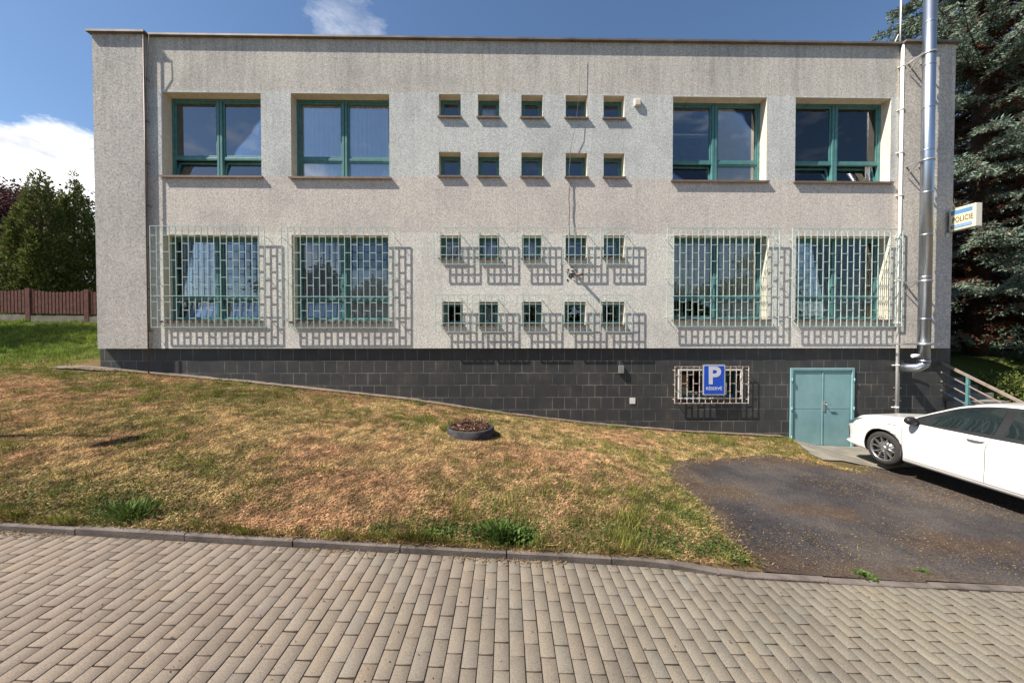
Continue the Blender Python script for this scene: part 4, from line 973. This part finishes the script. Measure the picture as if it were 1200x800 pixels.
# wheels
def wheel(s, sd):
    c = (CX+sd*.765, CY-s, CZ+WR)
    hb = MB().lathe([(0,-.02*sd),(.14,-.02*sd),(.14,.02*sd),(0,.02*sd)], c, 'X', 24).build('wheel', M['galv'], car)
    o = sd*.10
    MB().lathe([(.215,-o),(.27,-o*1.02),(.305,-o*.8),(.318,-o*.5),(.318,o*.5),(.306,o*.82),(.27,o*1.04),(.232,o*1.0),(.218,o*.86),(.215,0)], c, 'X', 48).build('tyre', M['tyre'], hb)
    MB().lathe([(.0,-o*.2),(.212,-o*.25),(.214,o*.6)], c, 'X', 48).build('brake_backing', M['black'], hb)
    m = MB(); m.lathe([(.225,o*.3),(.236,o*.90),(.229,o*1.0),(.218,o*.9),(.214,o*.3)], c, 'X', 48)
    for k in range(5):
        for e in (-1, 1):
            a = 2*math.pi*k/5+.35
            def P(rad, an, x): return (c[0]+x, c[1]+rad*math.cos(an), c[2]+rad*math.sin(an))
            a0 = a+e*.16; a1 = a+e*.30+.08; w0, w1 = .13/1.0, .055
            vs = [P(.05,a0-w0,o*.78), P(.05,a0+w0,o*.78), P(.206,a1+w1,o*.86), P(.206,a1-w1,o*.86), P(.05,a0-w0,o*.45), P(.05,a0+w0,o*.45), P(.206,a1+w1,o*.5), P(.206,a1-w1,o*.5)]
            m.add(vs, [(0,1,2,3),(7,6,5,4),(0,4,5,1),(1,5,6,2),(2,6,7,3),(3,7,4,0)])
    m.build('rim', M['alloy'], hb)
    MB().lathe([(.0,o*.9),(.03,o*.9),(.058,o*.8),(.06,o*.5)], c, 'X', 24).build('hub_cap', M['alloy'], hb)
for s in WS:
    for sd in (-1, 1): wheel(s, sd)

# ------------------------------------------------------------------ steps and railing at the right side
M['step'] = plain('shaded_concrete_steps', (.17,.16,.14), .9, 0, .25, 4)
st = MB(); z = -.55; y = 6.6; k = 0
while z < 1.45:
    st.box(10.62, 12.0, y+.29*k, y+.29*(k+1)+.001 if z < 1.3 else 13, -1.2, z+.155); z += .155; k += 1
tag(st.build('garden_steps', M['step']), 'concrete steps climbing beside the right end of the building', 'steps')
rl = empty('stair_railing', (10.45, 8.0, -.3), 'teal post railing with worn timber handrail beside the right end of the building', 'railing')
hz = lambda yy: 1.42+(yy-8.42)*.52
M['wood'] = plain('worn_timber', (.25,.19,.155), .7, 0, .3, 12)
y0, y1 = 6.5, 10.2
b = MB(); b.bar((10.48,y0,hz(y0)), (10.48,y1,hz(y1)), .055, .045); b.build('handrail', M['wood'], rl)
for dz in (.22, .44, .66):
    b = MB(); b.bar((10.48,y0+.1,hz(y0+.1)-dz), (10.48,y1,hz(y1)-dz), .022); b.build('rail', M['galv'] if dz > .5 else M['wood'], rl)
for yy in (6.7, 7.97, 9.3): b = MB(); b.box(10.455, 10.505, yy-.025, yy+.025, -.7, hz(yy)-.02); b.build('post', M['frame'], rl)

# ------------------------------------------------------------------ fence
M['picket'] = plain('red_brown_stain', (.125,.045,.030), .8, 0, .45, 9)
YF = 15.0
fn = empty('picket_fence', (-21, YF, 2.8), 'red-brown wooden picket fence on a low concrete base at the back of the lawn', 'fence')
fx0, fx1 = -29.0, -12.5
zf = lambda x: float(ground(x, YF))+.02
segs = np.arange(fx0, fx1+.01, 2.36)
for i, xa in enumerate(segs):
    b = MB(); b.box(xa-.09, xa+.09, YF-.06, YF+.10, zf(xa)-.3, zf(xa)+1.35); b.build('post', M['picket'], fn)
    if i == len(segs)-1: break
    xb2 = segs[i+1]; b = MB(); b.box(xa, xb2, YF-.05, YF+.08, zf((xa+xb2)/2)-.6, zf((xa+xb2)/2)+.25); b.build('base_wall', M['concrete'], fn)
    b = MB()
    for zz in (.46, 1.02): b.box(xa+.09, xb2-.09, YF+.001, YF+.04, zf(xa)+zz, zf(xa)+zz+.08)
    x = xa+.12; 
    while x < xb2-.12:
        h = 1.26+.035*math.cos((x-xa)/2.36*6.283)+random.gauss(0, .015); zb3 = zf(x)
        b.add([(x,YF-.03,zb3+.33),(x+.10,YF-.03,zb3+.33),(x+.10,YF-.03,zb3+h-.05),(x+.05,YF-.03,zb3+h),(x,YF-.03,zb3+h-.05),
               (x,YF-.001,zb3+.33),(x+.10,YF-.001,zb3+.33),(x+.10,YF-.001,zb3+h-.05),(x+.05,YF-.001,zb3+h),(x,YF-.001,zb3+h-.05)],
              [(0,1,2,3,4),(9,8,7,6,5),(0,5,6,1),(1,6,7,2),(2,7,8,3),(3,8,9,4),(4,9,5,0)]); x += .142
    b.build('picket_panel', M['picket'], fn)
# neighbouring shed and gravel path behind the fence
shed = empty('garden_shed', (-35.5, 25, 4), 'low grey shed partly hidden behind the fence on the far left', 'shed')
MB().box(-40, -33.2, 25, 29, 2.5, 5.5).build('wall', M['galv'], shed)
MB().add([(-40.3,24.6,5.5),(-32.9,24.6,5.5),(-32.9,27,6.3),(-40.3,27,6.3),(-40.3,29.4,5.5),(-32.9,29.4,5.5)], [(0,1,2,3),(3,2,5,4),(0,3,4),(1,5,2),(0,4,5,1)]).build('roof', M['roofing'], shed)

# ------------------------------------------------------------------ trees
S = Vector((3.2, 1.0, -4.0))
M['bark'] = plain('bark', (.09,.06,.045), .95, 0, .35, 10, .02)
M['needles'] = vcol('needle_sprays', .7, .18)
def trunk(name, parent, base, top, r0, mat=None, limbs=0):
    b = MB(); base = Vector(base); top = Vector(top); n = 10
    pts = [base.lerp(top, k/n)+Vector((random.gauss(0, .02), random.gauss(0, .02), 0)) for k in range(n+1)]
    b.tube(pts, [r0*(1-k/n*.93) for k in range(n+1)], 12)
    for i in range(limbs):
        t = .2+.7*i/limbs; p = base.lerp(top, t); a = random.random()*6.28; L = (top-base).length*(.22*(1-t)+.06)
        b.tube([p, p+Vector((math.cos(a)*L*.5, math.sin(a)*L*.5, L*.3)), p+Vector((math.cos(a)*L, math.sin(a)*L, L*.7))], [r0*.35*(1-t)+.02, r0*.2*(1-t)+.012, .008], 6)
    return b.build('trunk', mat or M['bark'], parent)
def spruce(x, y, H, Rb, seed, label, group=None):
    r = np.random.default_rng(seed); z0 = float(ground(x, y))
    t = empty('spruce_tree', (x, y, z0), label, 'spruce', group)
    parts = []; bm_ = MB()
    h = .7
    while h < H-.3:
        Rz = Rb*(1-h/H)**.85; nb = 10 if h < H*.7 else 7
        for k in range(nb):
            a = r.uniform(0, 6.283); L = Rz*r.uniform(.72, 1.08); rise = r.uniform(-.05, .22); dr = r.uniform(.30, .55)
            u = np.array([math.cos(a), math.sin(a), 0]); s = np.array([-math.sin(a), math.cos(a), 0])
            pth = lambda q: np.array([x, y, z0+h])+u*L*q+np.array([0,0,1])*L*(rise*q-dr*q*q+.26*q**4)
            bm_.tube([pth(q) for q in (0, .35, .7, 1.0)], [.045*L/5+.012, .03*L/5+.008, .018, .006], 5, cap=False)
            nt_ = int(12+L*10)
            for j in range(nt_):
                q = .14+.86*(j+r.random())/nt_; side = 1 if j % 2 else -1
                l = (.18+.34*L*.32*(1.12-q))*r.uniform(.6, 1.2); dd = u*r.uniform(.45, .8)+s*side*r.uniform(.5, .9)+np.array([0,0,-.18+.1*r.normal()]); dd /= np.linalg.norm(dd)
                nl = int(9+l*34); tt = r.random(nl)
                C = pth(q)+dd*l*tt[:, None]+np.array([0,0,-.22*l])*(tt**2)[:, None]+r.normal(0, .022, (nl, 3))
                D = dd+r.normal(0, .55, (nl, 3))+np.array([0,0,.12])
                inner = q+.25*tt < .40
                n_ = r.uniform(.6, 1.35, (nl, 1))
                gcol = np.array([.165,.215,.165])*n_+np.array([.02,.015,0])*r.random((nl, 1))
                dcol = np.array([.15,.065,.038])*n_
                dead = inner | (r.random(nl) < .07)
                parts.append(leafquads(C, D, r.uniform(.09, .19, nl), r.uniform(.014, .028, nl), np.where(np.asarray(dead)[:, None] | np.zeros((nl, 1), bool), dcol, gcol), r))
        h += .42+.012*h
    bm_.tube([(x, y, z0-.3), (x+.02, y, z0+H*.5), (x, y, z0+H)], [.32, .17, .02], 12); bm_.build('trunk', M['bark'], t, fixn=False)
    quadobj('crown', parts, M['needles'], t); return t
spruce(17.6, 13.2, 23, 6.4, 11, 'tall blue spruce with drooping branches right behind the building corner')
spruce(24.5, 17.0, 21, 6.0, 12, 'blue spruce farther right behind the first one')
def conetree(x, y, H, Rb, seed, label, cols, name='thuja_tree', cat='thuja', n=26000, pw=.75, base=.3, leaf=.16, lumps=70):
    r = np.random.default_rng(seed); z0 = float(ground(x, y)); t = empty(name, (x, y, z0), label, cat)
    trunk('trunk', t, (x, y, z0-.2), (x, y, z0+H*.9), .18, limbs=10)
    # leaders: upright plumes make the outline uneven
    parts = []
    for i in range(lumps):
        f = r.random()**1.15; a = r.uniform(0, 6.283); Rz = Rb*(1-f)**pw*(.75+.35*r.random())+.12; hh = base+f*(H-base)
        cx, cy = x+math.cos(a)*Rz*.72, y+math.sin(a)*Rz*.72; m = int(n/lumps*(1.15-f)); Hl = .9+1.1*r.random()
        w = r.random(m); aa = r.uniform(0, 6.283, m); rad = (.42*(1-w)**.7+.05)*(.4+.6*Rz)*.75*np.sqrt(r.random(m))
        C = np.stack([cx+np.cos(aa)*rad, cy+np.sin(aa)*rad, z0+hh-.5*Hl+w*Hl*1.1], -1)
        D = np.stack([np.cos(aa)*.5+math.cos(a)*.3, np.sin(aa)*.5+math.sin(a)*.3, r.uniform(.2, 1.2, m)], -1)+r.normal(0, .25, (m, 3))
        c = np.array(cols)[r.integers(0, len(cols), m)]*r.uniform(.6, 1.4, (m, 1))*(.8+.4*r.random())
        parts.append(leafquads(C, D, leaf*r.uniform(.6, 1.4, m), leaf*.22*r.uniform(.6, 1.4, m), c, r))
    quadobj('crown', parts, M['leaf'], t); return t
tc = [(.10,.12,.032), (.125,.148,.036), (.07,.09,.026), (.18,.17,.05)]
conetree(-24.1, 19.0, 6.7, 2.1, 21, 'left one of the two conical evergreens behind the picket fence', tc, n=34000, lumps=110)
conetree(-24.3, 20.6, 7.0, 2.0, 22, 'right one of the two conical evergreens, against the building edge', tc, n=34000, lumps=110)
conetree(-20.3, 21.5, 6.0, 2.2, 26, 'evergreen mostly hidden behind the left corner of the building', tc, n=20000, lumps=80)
def roundtree(x, y, z, rx, rz, seed, label, cols, n=22000, name='broadleaf_tree', cat='tree', leaf=.2, lumps=60):
    r = np.random.default_rng(seed); z0 = float(ground(x, y)); t = empty(name, (x, y, z0), label, cat)
    trunk('trunk', t, (x, y, z0-.2), (x, y, z+rz*.5), .25, limbs=12)
    parts = []
    for i in range(lumps):
        v = r.normal(size=3); v /= np.linalg.norm(v); q = r.uniform(.35, 1.0)
        c0 = np.array([x, y, z])+v*np.array([rx, rx, rz])*q; m = n//lumps; s = rx*.24*r.uniform(.7, 1.3)
        C = c0+r.normal(0, 1, (m, 3))*np.array([s, s, s*.65])*.6; D = r.normal(size=(m, 3))+v*.5
        c = np.array(cols)[r.integers(0, len(cols), m)]*r.uniform(.6, 1.35, (m, 1))
        parts.append(leafquads(C, D, leaf*r.uniform(.6, 1.3, m), leaf*.4*r.uniform(.6, 1.3, m), c, r))
    quadobj('crown', parts, M['leaf'], t); return t
pc = [(.10,.034,.038), (.06,.026,.034), (.14,.045,.045), (.05,.045,.032)]
roundtree(-40, 28.5, 10.6, 5.2, 5.2, 31, 'dark purple-leaved beech behind the conical evergreens at the left edge', pc, 30000, 'copper_beech', 'tree', .24, 90)
roundtree(-27.5, 31, 10.2, 4.2, 5.0, 32, 'reddish tree top showing between evergreens and building', pc, 20000, 'copper_beech', 'tree', .24, 70)
roundtree(-35.5, 27, 7.0, 3.4, 3.0, 33, 'dark bluish conifer bush at the left edge behind the fence', [(.03,.042,.035), (.022,.03,.028)], 16000, 'conifer_bush', 'bush', .2, 50)
_q = gpt(-25, 397); _t = Vector((_q[0], _q[1], float(gz(*_q))))-S*1.55
roundtree(_t.x, _t.y, _t.z, 2.6, 1.1, 34, 'round garden tree on the left lawn outside the frame', tc, 14000, 'garden_tree', 'tree', .2, 50)
# street trees behind the camera, across the road: what the panes reflect
for i, (x, hh) in enumerate([(-19, 5.6), (-12.5, 4.9), (-5.5, 5.9), (2.5, 5.1), (9.5, 5.8), (16.5, 5.0), (24, 5.6)]):
    side = ['far left of all', 'second from the left', 'third from the left', 'in the middle', 'third from the right', 'second from the right', 'far right of all'][i]
    t_ = roundtree(x, -17.5, hh-.5, 3.9, hh-1.0, 60+i, 'green street tree across the road behind the camera, '+side, [(.05,.08,.02), (.035,.06,.018)], 7000, 'street_tree', 'tree', .42, 40)
    t_['group'] = 'street trees across the road'
# shrubs right of the steps
def shrub(x, y, z, rx, rz, seed, label, cols, n, leaf=.07):
    r = np.random.default_rng(seed); v = r.normal(size=(n, 3)); v /= np.linalg.norm(v, axis=1, keepdims=True); q = r.uniform(.55, 1.05, (n, 1))*(.8+.35*fnoise(v[:, 0]*3+5, v[:, 2]*3+v[:, 1]*2, seed)[:, None])
    C = np.array([x, y, z])+v*q*np.array([rx, rx, rz]); D = v+r.normal(0, .6, (n, 3))
    c = np.array(cols)[r.integers(0, len(cols), n)]*r.uniform(.55, 1.4, (n, 1))
    t = empty('shrub', (x, y, float(ground(x, y))), label, 'shrub')
    quadobj('foliage', [leafquads(C, D, leaf*r.uniform(.6, 1.4, n), leaf*.3*r.uniform(.6, 1.3, n), c, r)], M['leaf'], t)
    b = MB(); z0 = float(ground(x, y))-.1
    for i in range(5): a = i*1.256; b.tube([(x, y, z0), (x+math.cos(a)*rx*.5, y+math.sin(a)*rx*.5, z+rz*.3)], [.03, .01], 6)
    b.build('stem', M['bark'], t)
gc = [(.13,.16,.035), (.09,.13,.03), (.16,.17,.05)]
shrub(12.75, 9.0, .55, .75, .62, 41, 'yellow-green shrub behind the stair railing', gc, 5000)
shrub(13.9, 8.6, .35, .9, .7, 42, 'green shrub at the right edge beyond the stair railing', gc, 5000)

# ------------------------------------------------------------------ street lamp (its shadow falls on the bank)
S = Vector((3.2, 1.0, -4.0))
q = gpt(178, 512); gzq = float(gz(q[0], q[1])); Hh = 5.6; k = (Hh)/4.0
tip = Vector((q[0], q[1], gzq))-S*k
lm = empty('street_lamp', (tip.x-1.5, tip.y-.2, float(zsw(tip.x-1.5))), 'grey street lamp standing left of the bank outside the frame', 'street lamp')
bx = Vector((tip.x-1.5, tip.y-.2, 0)); 
MB().tube([(bx.x, bx.y, -.2+float(zsw(bx.x))), (bx.x, bx.y, tip.z-.1), (bx.x+.3, bx.y+.04, tip.z+.03), (tip.x, tip.y, tip.z)], [.08,.05,.022,.018], 12).build('pole', M['galv'], lm)
m = MB(); d = Vector((-.45,-.42,-.03))
m.tube([tip+d*.9*t for t in (0, .15, .4, .8, 1.0)], [.03, .08, .125, .10, .03], 14); m.build('lamp_head', M['galv'], lm)

# ------------------------------------------------------------------ world, sun
w = bpy.data.worlds.new('World'); scene.world = w; w.use_nodes = True; nt = w.node_tree; bg = nt.nodes['Background']
EL = math.asin(4.0/S.length); AZ = math.atan2(-S.x, -S.y)
sky = N(nt, 'ShaderNodeTexSky', sky_type='NISHITA', sun_disc=False); sky.sun_elevation = EL; sky.sun_rotation = AZ % (2*math.pi)
sky.air_density = 1.0; sky.dust_density = .6; sky.ozone_density = 2.2; sky.altitude = 400
tc_ = N(nt, 'ShaderNodeTexCoord'); gen = tc_.outputs['Generated']
def sstep(v, a, b): return mth(nt, 'MULTIPLY', mth(nt, 'SUBTRACT', v, a), 1/(b-a), True)
mp = N(nt, 'ShaderNodeMapping'); mp.inputs['Scale'].default_value = (1, 1, 2.2); nt.links.new(gen, mp.inputs[0])
n1 = noise(nt, mp.outputs[0], 6.5, 9, .6)
def lobe(px, py, wide):
    d = ray(px, py).normalized(); vm = N(nt, 'ShaderNodeVectorMath', operation='DOT_PRODUCT'); nt.links.new(gen, vm.inputs[0]); vm.inputs[1].default_value = d
    return sstep(vm.outputs['Value'], math.cos(R(wide)), 1.0)
sp_ = N(nt, 'ShaderNodeSeparateXYZ'); nt.links.new(gen, sp_.inputs[0])
L1 = mth(nt, 'MAXIMUM', mth(nt, 'MULTIPLY', lobe(25, 222, 9), 1.0), mth(nt, 'MULTIPLY', lobe(-160, 240, 13), 1.0))
cl1 = mth(nt, 'MULTIPLY', sstep(mth(nt, 'ADD', n1, mth(nt, 'MULTIPLY', L1, .62)), .70, .84), sstep(L1, .0, .12))
n2 = noise(nt, mp.outputs[0], 9, 8, .68)
L2 = mth(nt, 'MAXIMUM', lobe(392, 2, 5.5), lobe(432, 38, 2.8))
cl2 = mth(nt, 'MULTIPLY', sstep(mth(nt, 'ADD', n2, mth(nt, 'MULTIPLY', L2, .24)), .60, .95), mth(nt, 'MULTIPLY', sstep(L2, .02, .3), .5))
front = sstep(mth(nt, 'MULTIPLY', sp_.outputs[1], -1.0), .15, .4)
cl3 = mth(nt, 'MULTIPLY', mth(nt, 'MULTIPLY', mth(nt, 'MULTIPLY', sstep(n1, .56, .74), front), .6), sstep(sp_.outputs[2], .0, .1))
cl = mth(nt, 'MAXIMUM', mth(nt, 'MAXIMUM', cl1, cl2), cl3)
shade = ramp(nt, noise(nt, mp.outputs[0], 8, 5, .6), [(.35, (5.6,5.8,6.4)), (.62, (10.5,10.4,10.4))])
tint = mixc(nt, 1.0, sky.outputs[0], (.92,1.02,1.08), 'MULTIPLY')
c = mixc(nt, cl, tint, shade); nt.links.new(c, bg.inputs[0]); bg.inputs[1].default_value = SKY
sl = bpy.data.lights.new('sun', 'SUN'); so = bpy.data.objects.new('sun', sl); COL.objects.link(so)
sl.energy = SUN; sl.angle = R(.53); sl.color = (1, .955, .88)
so.rotation_euler = S.to_track_quat('-Z', 'Y').to_euler(); so.location = (-8, -3, 15)
scene.view_settings.view_transform = 'Standard'; scene.view_settings.look = 'None'; scene.view_settings.gamma = 1; scene.view_settings.exposure = EXPO
scene.render.engine = 'CYCLES'; scene.cycles.max_bounces = 8; scene.cycles.transparent_max_bounces = 12
scene.cycles.sample_clamp_indirect = 6; scene.cycles.caustics_reflective = False; scene.cycles.caustics_refractive = False
scene.render.resolution_x = 1024; scene.render.resolution_y = 682
